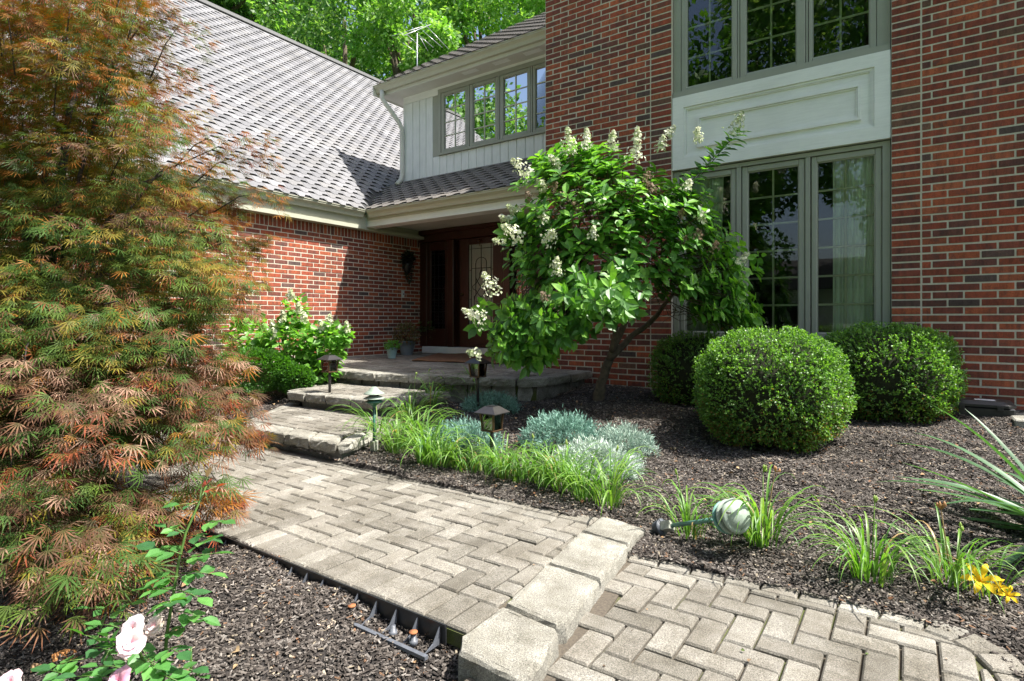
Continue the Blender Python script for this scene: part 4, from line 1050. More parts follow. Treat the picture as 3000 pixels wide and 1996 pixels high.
for x_ in (-1.7, 1.7):
    for y_ in (-13.75, -12.05):
        mb = MB(); mb.lathe([(.36, 0), (.38, .05), (.38, .2), (.36, .25)], 18, (x_, y_, .16), (0, 1, 0)); put(mb.build("wheel", M['black']), pk)

# ------------------------------------------------------------------ television antenna
an = empty("roof_antenna", zp(1222, 215, 12.5)); tag(an, "thin metal television antenna on a mast behind the upper roof", "antenna")
mb = MB(); mb.tube([zp(1222, 260, 12.5), zp(1222, 98, 12.5)], .014, 6); put(mb.build("mast", M['alu']), an)
mb = MB(); mb.tube([zp(1185, 104, 12.1), zp(1262, 72, 13.2)], .009, 5); put(mb.build("boom", M['alu']), an)
for (a_, b_) in (((1190, 100), (1232, 137)), ((1180, 126), (1227, 157)), ((1250, 77), (1315, 145)), ((1238, 90), (1296, 140)), ((1228, 104), (1270, 140)), ((1148, 106), (1240, 77)), ((1232, 112), (1254, 150))):
    mb = MB(); mb.tube([zp(a_[0], a_[1], 12.4), zp(b_[0], b_[1], 12.6)], .006, 5); put(mb.build("element", M['alu']), an)

# ------------------------------------------------------------------ leaf objects sharing a few meshes
def leaf_meshes(name, tv, tf, cols, mat):
    out = []
    for c_ in cols:
        mb = MB(); mb.add(tv, tf, c_); me = mb.mesh(name); me.materials.append(mat); out.append(me)
    return out
def place(me, name, P, R, S, par):
    o = bpy.data.objects.new(name, me); COL.objects.link(o); o.parent = par
    m_ = Matrix(((R[0][0]*S, R[1][0]*S, R[2][0]*S, P[0]), (R[0][1]*S, R[1][1]*S, R[2][1]*S, P[1]), (R[0][2]*S, R[1][2]*S, R[2][2]*S, P[2]), (0, 0, 0, 1)))
    o.matrix_local = Matrix.Translation(-wloc(par)) @ m_; return o
def leaves_split(par, nparts, P, R, S, C, cols_idx, meshes, mat, tv, tf, order, partname="leaf", stuffname="foliage", inner=None, wt=None):
    idx = np.argsort(order); near, far = idx[:nparts], idx[nparts:]
    for i in near: place(meshes[cols_idx[i]], partname, P[i], R[i], float(S[i]), par)
    if len(far):
        o = scatter(stuffname, tv, tf, P[far], R[far], S[far], C[far], mat, inner=None if inner is None else inner[far], wt=wt); put(o, par); tag(o, kind='stuff')

# ------------------------------------------------------------------ panicle hydrangea
hy = empty("hydrangea_tree", (-2.57, 5.21, .24)); tag(hy, "large panicle hydrangea with white flower spikes leaning in front of the brick corner", "shrub")
hb = Vector((-2.57, 5.21, .18))
def limb(nm, pts, rs, par, mat='bark', n=9):
    mb = MB(); P = [Vector(p) for p in pts]; fine = []; rr = []
    for i in range(len(P)-1):
        for k in range(4):
            t = k/4; fine.append(P[i].lerp(P[i+1], t)+Vector((rnd.gauss(0, .004), rnd.gauss(0, .004), 0))); rr.append((rs[i]+(rs[i+1]-rs[i])*t)*rnd.uniform(.9, 1.1))
    fine.append(P[-1]); rr.append(rs[-1]); mb.tube(fine, rr, n); return put(mb.build(nm, M[mat]), par)
k1 = zp(1785, 1055, 5.72)
limb("trunk", [hb, zp(1762, 1120, 5.75), k1], [.062, .050, .046], hy)
limb("trunk", [k1, zp(1812, 990, 5.68), zp(1850, 900, 5.6), zp(1840, 800, 5.55), zp(1800, 640, 5.5)], [.040, .034, .028, .02, .012], hy)
limb("trunk", [k1, zp(1850, 985, 5.78), zp(1905, 945, 5.85), zp(1975, 860, 5.8), zp(2080, 760, 5.7)], [.036, .030, .026, .018, .010], hy)
limb("trunk", [zp(1795, 1030, 5.7), zp(1803, 960, 5.6), zp(1770, 870, 5.5), zp(1690, 740, 5.4)], [.034, .030, .022, .012], hy)
tips = []
HB = [(1720, 610, 250, 190, 5.45, 150), (1590, 750, 140, 140, 5.3, 60), (1515, 960, 105, 95, 5.1, 56), (1600, 950, 130, 90, 5.0, 50), (1930, 600, 170, 130, 5.5, 62), (2070, 800, 160, 150, 5.3, 64),
      (1760, 860, 170, 90, 4.95, 55), (1540, 1010, 110, 60, 5.0, 26), (2140, 920, 110, 60, 5.2, 20), (1700, 480, 150, 70, 5.35, 42), (2020, 650, 110, 110, 5.1, 30), (1900, 770, 120, 80, 5.1, 22), (2110, 860, 120, 90, 5.1, 26)]
r5 = np.random.default_rng(55); RP = []; RO = []
for (px, py, rx_, ry_, Z, n) in HB:
    for _ in range(int(n*1.35)):
        u = r5.normal(size=3); u /= np.linalg.norm(u); q = r5.uniform(.45, 1.0)
        p = zp(px+u[0]*rx_*q, py-u[1]*ry_*q, Z-u[2]*rx_/F*Z*q*.8)
        if 1860 < px+u[0]*rx_*q < 2030 and 860 < py-u[1]*ry_*q < 1010: continue
        RP.append(p); o_ = (p-Vector((-2.4, 5.25, 1.35))); o_.z *= .8; o_.normalize(); RO.append(o_+Vector((0, 0, .35)))
for k in range(9):
    t = k/8; RP.append(zp(1990+175*t, 560-175*t, 5.1)); RO.append(Vector((.5, -.2, .8)))
for p in [(1500, 1060, 5.0), (1545, 1075, 5.0), (1440, 1040, 5.05), (1590, 1060, 4.95), (2200, 940, 5.2), (1400, 960, 5.1), (1420, 900, 5.15), (2215, 760, 5.2), (1480, 690, 5.3)]:
    RP.append(zp(*p)); RO.append(Vector((r5.normal()*.3, -.4, -.3)))
HC = [(.12, .29, .05), (.09, .22, .045), (.16, .35, .055), (.07, .18, .04), (.21, .42, .07)]
HLV = [(x*.82, y, z*1.3) for x, y, z in LEAF_V]
HM = leaf_meshes("leaf", HLV, LEAF_T, HC, M['leaf'])
P_, D_, N_ = [], [], []
for p, o_ in zip(RP, RO):
    o_ = o_.normalized(); x_ = o_.cross(Vector((.3, .2, 1))).normalized(); y_ = o_.cross(x_)
    n = int(r5.integers(6, 11)); a0 = r5.uniform(0, 6.3)
    for i in range(n):
        a_ = a0+i*2.4+r5.normal()*.2; ri = x_*math.cos(a_)+y_*math.sin(a_); op = .35+.75*i/n
        d = ri*(1.0)+o_*op*.7+Vector((0, 0, -.18)); d.normalize(); nn = o_*1.0+Vector((0, 0, .5))+Vector(r5.normal(size=3))*.25
        P_.append(p-o_*(.07*(1-i/n))+ri*.01); D_.append(d); N_.append(nn)
P_ = np.array(P_); R_ = frames(np.array(D_), np.array(N_)); n = len(P_); S_ = r5.uniform(.075, .135, n); ci = r5.integers(0, 5, n); C_ = np.array(HC)[ci]*r5.uniform(.8, 1.2, (n, 1))
leaves_split(hy, 300, P_, R_, S_, C_, ci, HM, M['leaf'], HLV, LEAF_T, -P_[:, 0]*ST*1.0+P_[:, 1]*CT)
# branches and bare twigs
sk = [zp(1840, 800, 5.55), zp(1800, 640, 5.5), zp(2080, 760, 5.7), zp(1975, 860, 5.8), zp(1690, 740, 5.4), zp(1770, 870, 5.5), zp(1905, 945, 5.85)]
for i in range(0, len(RP), 9):
    s_ = min(sk, key=lambda q: (q-RP[i]).length); e_ = RP[i]; mid = s_.lerp(e_, .5)+Vector((0, 0, .06))
    limb("branch", [s_, mid, e_], [.011, .008, .004], hy, n=5)
tw = MB()
for i in range(150):
    s_ = zp(rnd.uniform(1840, 2090), rnd.uniform(740, 930), rnd.uniform(5.3, 5.9)); e_ = s_+Vector((rnd.uniform(-.25, .25), rnd.uniform(-.15, .15), rnd.uniform(-.12, .28)))
    tw.tube([s_, s_.lerp(e_, .5)+Vector((rnd.gauss(0, .03), 0, rnd.gauss(0, .03))), e_], [.004, .003, .0015], 4, (1, 1, 1))
for i in range(0, len(RP), 2):
    s_ = RP[i]; c0 = Vector((-2.4, 5.3, 1.5)); e_ = s_.lerp(c0, .35); tw.tube([e_, s_.lerp(e_, .5), s_], [.005, .004, .003], 4)
tag(put(tw.build("twigs", M['bark']), hy), kind='stuff')
# flower panicles
def panicle(p, d, L, w_, nf, cols, seed, name="flower_cluster", par=None, s=.014):
    r = np.random.default_rng(seed); d = Vector(d).normalized(); t = r.uniform(0, 1, nf)**.85; a0 = r.uniform(0, 6.3, nf); rad = w_*(1-t)**.6*r.uniform(.3, 1.25, nf)*(.75+.35*np.sin(a0*3+t*19+seed))+.004; a_ = a0
    x_ = d.cross(Vector((.2, .3, 1)) if abs(d.z) < .9 else Vector((1, 0, 0))).normalized(); y_ = d.cross(x_)
    X_, Y_, D0 = np.array(x_), np.array(y_), np.array(d)
    ro = X_*np.cos(a_)[:, None]+Y_*np.sin(a_)[:, None]
    P = np.array(p)+D0*(t*L)[:, None]+ro*rad[:, None]
    Nn = ro+D0*.5+r.normal(0, .5, (nf, 3)); Nn /= np.linalg.norm(Nn, axis=1, keepdims=True)
    PT = []; PR = []
    sd_ = np.cross(Nn, r.normal(size=(nf, 3))); sd_ /= np.linalg.norm(sd_, axis=1, keepdims=True); sd2 = np.cross(Nn, sd_)
    for v in (sd_, -sd_, sd2, -sd2): PT.append(P); PR.append(frames(v+Nn*.25, Nn))
    P4 = np.concatenate(PT); R4 = np.concatenate(PR); C = np.tile(np.array(cols)[r.integers(0, len(cols), nf)], (4, 1))*r.uniform(.9, 1.1, (nf*4, 1))
    tv = [(0, 0, 0), (-.42, .5, .05), (.42, .5, .05), (0, 1, -.05)]
    o = scatter(name, tv, DIA_F, P4, R4, s*r.uniform(.8, 1.25, nf*4), C, M['petal']); return put(o, par)
WH = [(.78, .78, .62), (.66, .70, .48), (.80, .80, .68), (.55, .62, .36)]; GW = [(.45, .55, .28), (.60, .66, .42)]; BN = [(.30, .22, .15), (.38, .30, .22), (.22, .15, .10)]
for i, (px, py, dx, dy, L, Z) in enumerate([(1668, 455, -.1, 1, .26, 5.15), (1715, 440, .05, 1, .20, 5.15), (1790, 440, .1, 1, .18, 5.2), (1860, 480, .05, 1, .24, 5.15), (1865, 410, .05, 1, .12, 5.2), (1935, 445, .1, 1, .16, 5.3),
        (1955, 400, .6, .9, .12, 5.3), (1560, 520, -.9, .7, .27, 5.2), (1640, 495, -.6, .7, .16, 5.15), (1600, 560, -.5, .6, .14, 5.1), (1520, 625, -.7, .4, .14, 5.2), (1495, 650, -.8, .4, .12, 5.2),
        (1530, 700, -.6, .35, .24, 5.0), (1600, 655, -.3, .6, .16, 5.05), (1600, 705, .1, .1, .18, 4.95), (1480, 710, -.8, .1, .12, 5.1), (1455, 870, -.5, .9, .26, 4.95), (1430, 940, -.9, .4, .26, 4.9),
        (1635, 810, -.1, .9, .18, 4.85), (1760, 600, 0, .8, .13, 5.0), (2145, 395, .35, .9, .22, 5.05), (2045, 420, -.1, 1, .15, 5.1), (2050, 650, .2, .7, .12, 4.95), (2160, 775, .4, .5, .14, 4.95), (1735, 700, .1, .8, .12, 4.95),
        (1410, 1040, -.8, .2, .14, 4.95), (2010, 560, .2, .8, .11, 5.0)]):
    d = Vector((CT, ST, 0))*dx+Vector((0, 0, 1))*dy+Vector((ST, -CT, 0))*.25
    panicle(zp(px, py, Z), d, L*.92, L*.36+.012, int(50+L*270), WH if i % 5 else WH+GW, 300+i, par=hy, s=.0145)
for i, (px, py, Z) in enumerate([(1920, 560, 5.0), (2040, 700, 4.95), (2090, 735, 4.95), (1990, 640, 5), (1660, 590, 5.05), (1700, 620, 5), (1620, 560, 5.1), (1560, 590, 5.1), (1890, 530, 5.1), (1610, 880, 4.85), (2000, 720, 5.0)]):
    panicle(zp(px, py, Z), (rnd.uniform(-.5, .5), -.5, .4), .11, .06, 60, BN, 400+i, "dried_flower_cluster", hy, .012)

# ------------------------------------------------------------------ boxwood balls
def boxwood(label, c, R, n, seed, flat=.8, brown=.2):
    b = empty("boxwood_ball", (c[0], c[1], c[2]-R[2]*.85)); tag(b, label, "shrub", None)
    r = np.random.default_rng(seed); u = r.normal(size=(n, 3)); u /= np.linalg.norm(u, axis=1, keepdims=True); u = u[u[:, 2] > -.86]; n = len(u)
    bump_ = 1+.045*np.sin(u[:, 0]*7+seed)*np.sin(u[:, 1]*6+1)+.03*np.sin(u[:, 2]*11+u[:, 0]*9)+.02*np.sin(u[:, 1]*23+u[:, 2]*17)
    e = np.sign(u)*np.abs(u)**flat; e /= np.maximum(1e-6, (np.abs(e)**2.35).sum(1, keepdims=True)**(1/2.35))
    q = 1-np.abs(r.normal(0, .045, n))-.0
    ns = n//8; sid = r.integers(0, ns, n); u = u[sid]; e = e[sid]; bump_ = bump_[sid]; q = (1-np.abs(r.normal(0, .05, ns)))[sid]
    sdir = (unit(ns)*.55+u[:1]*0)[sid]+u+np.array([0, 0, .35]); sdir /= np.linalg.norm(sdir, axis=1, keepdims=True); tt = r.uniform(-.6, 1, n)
    P = np.array(c)+e*np.array(R)*(bump_*q*.965)[:, None]+sdir*(tt*.042)[:, None]
    Nn = u*.4+np.array([0, 0, .5])+r.normal(0, .6, (n, 3)); D = sdir*.9+unit(n)*.9
    base = np.array([(.165, .33, .055), (.11, .24, .045), (.22, .40, .07), (.07, .165, .035), (.18, .33, .09)])
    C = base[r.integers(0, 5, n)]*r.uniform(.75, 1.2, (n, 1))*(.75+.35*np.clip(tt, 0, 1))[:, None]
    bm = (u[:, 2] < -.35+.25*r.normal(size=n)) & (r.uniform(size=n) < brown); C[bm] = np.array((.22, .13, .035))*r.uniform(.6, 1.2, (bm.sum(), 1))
    S = r.uniform(.012, .024, n)
    tv = [(0, 0, 0), (-.30, .45, .08), (.30, .45, .08), (0, 1, -.02)]
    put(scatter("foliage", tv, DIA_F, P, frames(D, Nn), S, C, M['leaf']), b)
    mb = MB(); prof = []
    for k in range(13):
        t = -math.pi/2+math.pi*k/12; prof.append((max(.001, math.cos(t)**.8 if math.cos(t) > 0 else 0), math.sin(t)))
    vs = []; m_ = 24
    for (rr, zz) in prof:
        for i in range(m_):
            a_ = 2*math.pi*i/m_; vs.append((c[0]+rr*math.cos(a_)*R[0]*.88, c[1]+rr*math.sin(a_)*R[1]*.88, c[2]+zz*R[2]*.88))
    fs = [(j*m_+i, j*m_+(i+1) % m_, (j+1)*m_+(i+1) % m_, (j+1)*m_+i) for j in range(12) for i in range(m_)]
    mb.add(vs, fs, (1, 1, 1), True); put(mb.build("dark_core", M['inner']), b)
M['inner'] = m_plain("dark_core", (.030, .035, .012), 1, 60, .6, .01)  # solid core added to block see-through, dark colour stands for interior shade
c1 = zp(2252, 1150, 4.35); boxwood("round clipped boxwood standing in front of the other two, nearest the path", (c1.x, c1.y, .53), (.53, .53, .455), 56000, 1, brown=.3)
c2 = zp(2588, 1110, 4.95); boxwood("broad flat-topped boxwood by the right brick pier, partly behind the front one", (c2.x, c2.y, .58), (.545, .50, .44), 50000, 2, brown=.25)
c3 = zp(2040, 1095, 5.6); boxwood("shaded dark boxwood under the window on the left, next to the hydrangea stem", (c3.x, c3.y, .56), (.43, .40, .37), 22000, 3)
# browned twigs low on the right of the second boxwood
for k in range(1):
    P = np.array([zp(2765+rng.normal()*14, 1235+rng.normal()*22, 4.62+rng.normal()*.04) for _ in range(260)])
    put(scatter("brown_foliage", DIA_V, DIA_F, P, frames(unit(260)+np.array([0, 0, .4]), unit(260)), rng.uniform(.012, .024, 260), np.array([(.36, .15, .05)])*rng.uniform(.6, 1.2, (260, 1)), M['leaf']), bpy.data.objects["boxwood_ball.001"])

# ------------------------------------------------------------------ Japanese maple
mp_ = empty("japanese_maple", (-3.75, 1.0, -.05)); tag(mp_, "laceleaf japanese maple with red, orange and green feathery leaves filling the left side", "tree")
BY = [(-120, 440), (0, 455), (60, 500), (110, 440), (190, 470), (255, 520), (319, 545), (383, 560), (470, 600), (520, 590), (574, 630), (638, 660), (700, 715), (765, 745), (830, 745), (893, 720), (957, 640), (1000, 600), (1060, 620), (1124, 650), (1187, 690), (1251, 725), (1300, 610), (1347, 640), (1411, 650), (1474, 620), (1506, 500), (1570, 430), (1634, 420), (1697, 430), (1735, 380), (1765, 260)]
def bx(y): return float(np.interp(y, [b[0] for b in BY], [b[1] for b in BY]))
ML = []
for ang, L in ((-72, .50), (-44, .74), (-20, .94), (0, 1.0), (20, .94), (44, .74), (72, .50)): ML.append((math.radians(ang), L))
MV, MF = [], []
for a_, L in ML:
    d = (math.sin(a_), math.cos(a_)); n_ = (d[1], -d[0]); o = len(MV); w_ = .034
    MV += [(0, 0, 0), (d[0]*L*.42-n_[0]*w_, d[1]*L*.42-n_[1]*w_, -.03*L), (d[0]*L*.42+n_[0]*w_, d[1]*L*.42+n_[1]*w_, -.03*L), (d[0]*L, d[1]*L, -.28*L*L)]
    MF += [(o, o+2, o+1), (o+1, o+2, o+3)]
r6 = np.random.default_rng(66); pads = []
y = -110.
while y < 1760:
    b = bx(y); x = b-40
    lvl = (y+110)/1870
    while x > -260:
        zc = 3.35-1.15*max(0, lvl-.35)/.65 + (.25 if x < 200 else .0)*0
        edge = (b-x) < 120
        for layer in range(1 if edge else 3):
            Zp = zc+(0 if edge else -.25)+layer*.55+r6.normal()*.18
            pads.append((x+r6.normal()*30, y+r6.normal()*34, Zp, b-x))
        x -= 88
    y += 40
# long outer sprays
for (p0, p1, Z) in (((560, 400), (780, 410), 3.2), ((590, 450), (790, 470), 3.2), ((600, 500), (815, 590), 3.15), ((400, 90), (520, 80), 3.4), ((430, 60), (500, 30), 3.4), ((700, 720), (790, 700), 3.2), ((640, 590), (700, 600), 3.2), ((640, 1240), (765, 1280), 2.9), ((600, 1420), (690, 1470), 2.7)):
    for k in range(5):
        t = k/4; pads.append((p0[0]+(p1[0]-p0[0])*t, p0[1]+(p1[1]-p0[1])*t, Z, -1))
PP, PD, PN, PC, PS = [], [], [], [], []
CR = np.array([(.30, .065, .032), (.37, .14, .025), (.24, .185, .025), (.095, .155, .02), (.05, .11, .018), (.21, .085, .05), (.12, .05, .035), (.38, .22, .16)])
for (px, py, Z, dist) in pads:
    if 250 < px < 560 and 1335 < py < 1445: continue
    if px < 120 and py > 1600: continue
    if py > 1560 and px < (py-1560)*.75-20: continue
    c = zp(px, py, Z); m_ = 50 if dist > 0 else 24
    if py > 1280: m_ = 34
    R0 = .14 if dist > 0 else .05
    out = Vector((c.x+3.75, c.y-1.3, 0)); out.normalize() if out.length > .01 else None
    out = (out+Vector((.5, -.35, 0))).normalized(); spray = Vector((1, .15, 0))
    h = min(1, max(0, (py+110)/1870))
    if h < .28: pr = [.15, .22, .22, .20, .15, .02, .02, .02]
    elif h < .52: pr = [.05, .11, .20, .27, .28, .03, .04, .02]
    elif h < .62: pr = [.03, .04, .10, .22, .36, .10, .09, .06]
    else: pr = [.03, .03, .04, .11, .24, .22, .20, .13]
    if dist < 90: pr = [pr[0]+.14, pr[1]+.14, pr[2]+.02, pr[3]-.08 if pr[3] > .1 else pr[3], pr[4]*.4, pr[5]+.02, pr[6], pr[7]]
    pr = np.array(pr); pr /= pr.sum(); dom = r6.choice(8, p=pr)
    for _ in range(m_):
        a_ = r6.uniform(0, 6.3); q = r6.uniform(0, 1)**.5; dx, dy = math.cos(a_)*q*R0*1.25, math.sin(a_)*q*R0
        p = c+Vector((dx, dy, .05*(1-q*q)-abs(r6.normal())*.05)); d = out*.85+Vector((math.cos(a_), math.sin(a_), 0))*.6*q+Vector((0, 0, -.05-r6.uniform(0, .55)*(1-.3*h)))+Vector(r6.normal(size=3))*.3
        PP.append(p); PD.append(d); PN.append(Vector((0, 0, 1))+out*.2+Vector(r6.normal(size=3))*.35)
        k = dom if r6.uniform() < .5 else r6.choice(8, p=pr); PC.append(k); PS.append(r6.uniform(.042, .078)*(1.0 if dist > 0 else .85)*(1+.30*h))
PP = np.array(PP); PC = np.array(PC); n = len(PP); RR = frames(np.array(PD), np.array(PN)); PS = np.array(PS)
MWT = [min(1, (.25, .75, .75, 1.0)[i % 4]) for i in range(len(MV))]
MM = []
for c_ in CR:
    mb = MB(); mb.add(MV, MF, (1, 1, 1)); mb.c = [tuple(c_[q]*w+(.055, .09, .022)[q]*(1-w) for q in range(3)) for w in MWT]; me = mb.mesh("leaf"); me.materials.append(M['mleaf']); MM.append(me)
pyv = HY-F*(PP[:, 2]-EYE)/depth(PP[:, 0], PP[:, 1])
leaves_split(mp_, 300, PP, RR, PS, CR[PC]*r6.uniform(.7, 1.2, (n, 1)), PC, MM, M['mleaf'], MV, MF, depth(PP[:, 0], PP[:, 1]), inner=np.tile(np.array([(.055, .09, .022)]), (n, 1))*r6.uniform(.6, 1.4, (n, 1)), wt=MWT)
print("maple leaves", n)
tb = Vector((-3.75, 1.0, -.1)); fk = Vector((-3.72, 1.05, .65))
limb("trunk", [tb, Vector((-3.8, 1.05, .3)), fk], [.075, .06, .055], mp_, 'mbark')
for (px, py, Z, r0) in ((60, 620, 3.0, .035), (430, 760, 3.2, .028), (250, 200, 3.4, .028), (500, 500, 3.3, .02), (330, 1000, 2.7, .02), (560, 850, 3.25, .018), (100, 1250, 2.5, .02), (450, 1320, 2.8, .016), (300, 1560, 2.4, .016), (150, 380, 3.3, .025), (420, 60, 3.45, .014), (640, 430, 3.2, .010), (-80, 900, 2.7, .025)):
    e_ = zp(px, py, Z); d = e_-fk; up = max(.25, d.z*.2+.3)
    limb("branch", [fk, fk+d*.3+Vector((0, 0, up*.6)), fk+d*.65+Vector((0, 0, up*.55)), e_], [r0, r0*.8, r0*.55, r0*.25], mp_, 'mbark', 7)
tw = MB()
for i in range(0, len(pads), 6):
    px, py, Z, dist = pads[i]; e_ = zp(px, py, Z); s_ = e_.lerp(fk+Vector((0, 0, .6)), .22); tw.tube([s_, s_.lerp(e_, .55)+Vector((0, 0, .03)), e_], [.004, .003, .0015], 4)
tag(put(tw.build("twigs", M['mbark']), mp_), kind='stuff')

# ------------------------------------------------------------------ small hydrangea and yew by the garage wall
sh = empty("white_hydrangea", (*gp(850, 1145, .14), .14)); tag(sh, "lime green hydrangea with white flower heads against the sunlit garage wall", "shrub")
r7 = np.random.default_rng(77); P_, D_, N_ = [], [], []
for (px, py, rx_, ry_, Z, n) in ((850, 1010, 110, 80, 7.0, 620), (940, 1020, 75, 65, 6.9, 380), (740, 990, 85, 60, 7.2, 330), (860, 920, 40, 55, 7.1, 130), (980, 985, 45, 40, 6.8, 120), (930, 1085, 60, 40, 6.8, 160)):
    for _ in range(n):
        u = r7.normal(size=3); u /= np.linalg.norm(u); q = r7.uniform(.5, 1)
        P_.append(zp(px+u[0]*rx_*q, py-u[1]*ry_*q, Z-u[2]*rx_/F*Z*q*.8)); D_.append(Vector((CT*u[0]+ST*u[2], ST*u[0]-CT*u[2], u[1]*.5-.15))+Vector(r7.normal(size=3))*.5); N_.append(Vector((0, 0, 1))+Vector(r7.normal(size=3))*.4)
P_ = np.array(P_); n = len(P_); C_ = np.array([(.15, .33, .05), (.19, .40, .07), (.11, .26, .04)])[r7.integers(0, 3, n)]*r7.uniform(.8, 1.2, (n, 1))
put(scatter("foliage", LEAF_V, LEAF_T, P_, frames(np.array(D_), np.array(N_)), r7.uniform(.07, .12, n), C_, M['leaf']), sh)
for i in range(9):
    e_ = zp(740+i*32, 960+rnd.uniform(-20, 50), 7.1); limb("stem", [Vector((*gp(850+i*4, 1140, .14), .12)), e_.lerp(Vector(sh.location), .5), e_], [.01, .008, .005], sh, n=5)
for i, (px, py) in enumerate([(853, 868), (876, 908), (890, 934), (799, 958), (940, 958), (965, 943), (1016, 962), (806, 986), (830, 930)]):
    panicle(zp(px, py+12, 6.75), (.1, -.1, 1), .13, .055, 90, GW+WH, 500+i, "flower_head", sh, .018)
yw = empty("yew_bush", (*gp(720, 1150, .12), .12)); tag(yw, "low dark green clipped bush below the white hydrangea, beside the maple", "shrub")
P_, D_ = [], []
for (px, py, rx_, ry_, Z, n) in ((740, 1085, 130, 62, 6.6, 9000), (860, 1110, 60, 40, 6.5, 3000)):
    u = r7.normal(size=(n, 3)); u /= np.linalg.norm(u, axis=1, keepdims=True)
    for k in range(n):
        q = 1-abs(r7.normal())*.08; P_.append(zp(px+u[k, 0]*rx_*q, py-u[k, 1]*ry_*q, Z-u[k, 2]*rx_/F*Z*q*.7)); D_.append((CT*u[k, 0]+ST*u[k, 2], ST*u[k, 0]-CT*u[k, 2], u[k, 1]+.2))
P_ = np.array(P_); n = len(P_); put(scatter("foliage", DIA_V, DIA_F, P_, frames(np.array(D_)+r7.normal(0, .4, (n, 3)), unit(n)+np.array([0, 0, .6])), r7.uniform(.025, .045, n), np.array([(.06, .17, .025), (.09, .23, .03), (.045, .12, .02)])[r7.integers(0, 3, n)], M['leaf']), yw)

# ------------------------------------------------------------------ daylily clumps
def blade_mesh(L, w_, arch, fold, col, seed, name="blade"):
    r_ = random.Random(seed); n = 9; th_ = math.radians(r_.uniform(4, 22)); p = Vector((0, 0, 0)); mb = MB(); vs = []
    for i in range(n+1):
        t = i/n; a_ = th_+arch*t**1.6; ww = w_*(math.sin(math.pi*min(1, .18+t*.82))**.6 if t < .999 else .02); tw_ = fold*t
        side = Vector((math.sin(tw_)*.3, math.cos(tw_), math.sin(tw_)*.4)).normalized()
        up = Vector((-math.cos(a_), 0, math.sin(a_)))
        vs += [p-side*ww/2+up*ww*.18, p, p+side*ww/2+up*ww*.18]
        if i < n: p = p+Vector((math.sin(a_), 0, math.cos(a_)))*(L/n)
    fs = []
    for i in range(n):
        for k in (0, 1): fs.append((i*3+k, i*3+k+1, (i+1)*3+k+1, (i+1)*3+k))
    mb.add(vs, fs, col, True); me = mb.mesh(name); me.materials.append(M['blade']); return me
BC = [(.13, .28, .045), (.10, .22, .04), (.16, .31, .06), (.075, .17, .035), (.20, .32, .08), (.15, .27, .045)]
BM = [blade_mesh(rnd.uniform(.34, .56), rnd.uniform(.007, .012), rnd.uniform(1.7, 3.0), rnd.uniform(-.7, .7), BC[i % 6], i) for i in range(22)]
BMd = [blade_mesh(.36, .009, 2.5, .5, (.38, .26, .12), 90)]
GRP = "grassy daylily clumps edging the beds"
def clump(px, py, z, n, sc_, label, name="daylily", meshes=None, spread=.075, stalk=0, dry=2, lean=None):
    X, Y = gp(px, py, z); zz = hz1(X, Y)-.01; c = empty(name, (X, Y, zz)); tag(c, label, "plant", GRP if name == "daylily" else None)
    ms = meshes or BM
    n = int(n*1.5)
    for i in range(n+dry):
        me = rnd.choice(ms) if i < n else BMd[0]
        o = bpy.data.objects.new("blade", me); COL.objects.link(o); o.parent = c; rr = spread*rnd.random()**.5; a_ = rnd.uniform(0, 6.283)
        if lean is not None and rnd.random() < .45: a_ = lean+rnd.gauss(0, .8)
        o.location = (rr*math.cos(a_), rr*math.sin(a_), 0); o.rotation_euler = (rnd.gauss(0, .07), rnd.gauss(0, .1), a_+rnd.gauss(0, .3)); s_ = sc_*rnd.uniform(.6, 1.3)*(1.0 if name == 'daylily' else 1); o.scale = (s_, s_*rnd.uniform(.9, 1.2), s_*rnd.uniform(.9, 1.1))
    for i in range(stalk):
        mb = MB(); a_ = rnd.uniform(0, 6.3); L = sc_*rnd.uniform(.34, .46); e_ = Vector((math.cos(a_)*.07, math.sin(a_)*.07, L))
        mb.tube([(0, 0, 0), e_*.5, e_], [.003, .0025, .002], 5, (.30, .22, .12) if i % 2 else (.16, .26, .06))
        for k in range(4): q = e_+Vector((rnd.gauss(0, .008), rnd.gauss(0, .008), rnd.uniform(-.01, .015))); mb.tube([e_*.97, q, q+Vector((0, 0, .012))], [.002, .006, .001], 5, (.45, .26, .13) if i % 2 else (.3, .4, .1))
        put_ = mb.mesh("flower_stalk"); put_.materials.append(M['blade']); o = link("flower_stalk", put_, c)
    return c
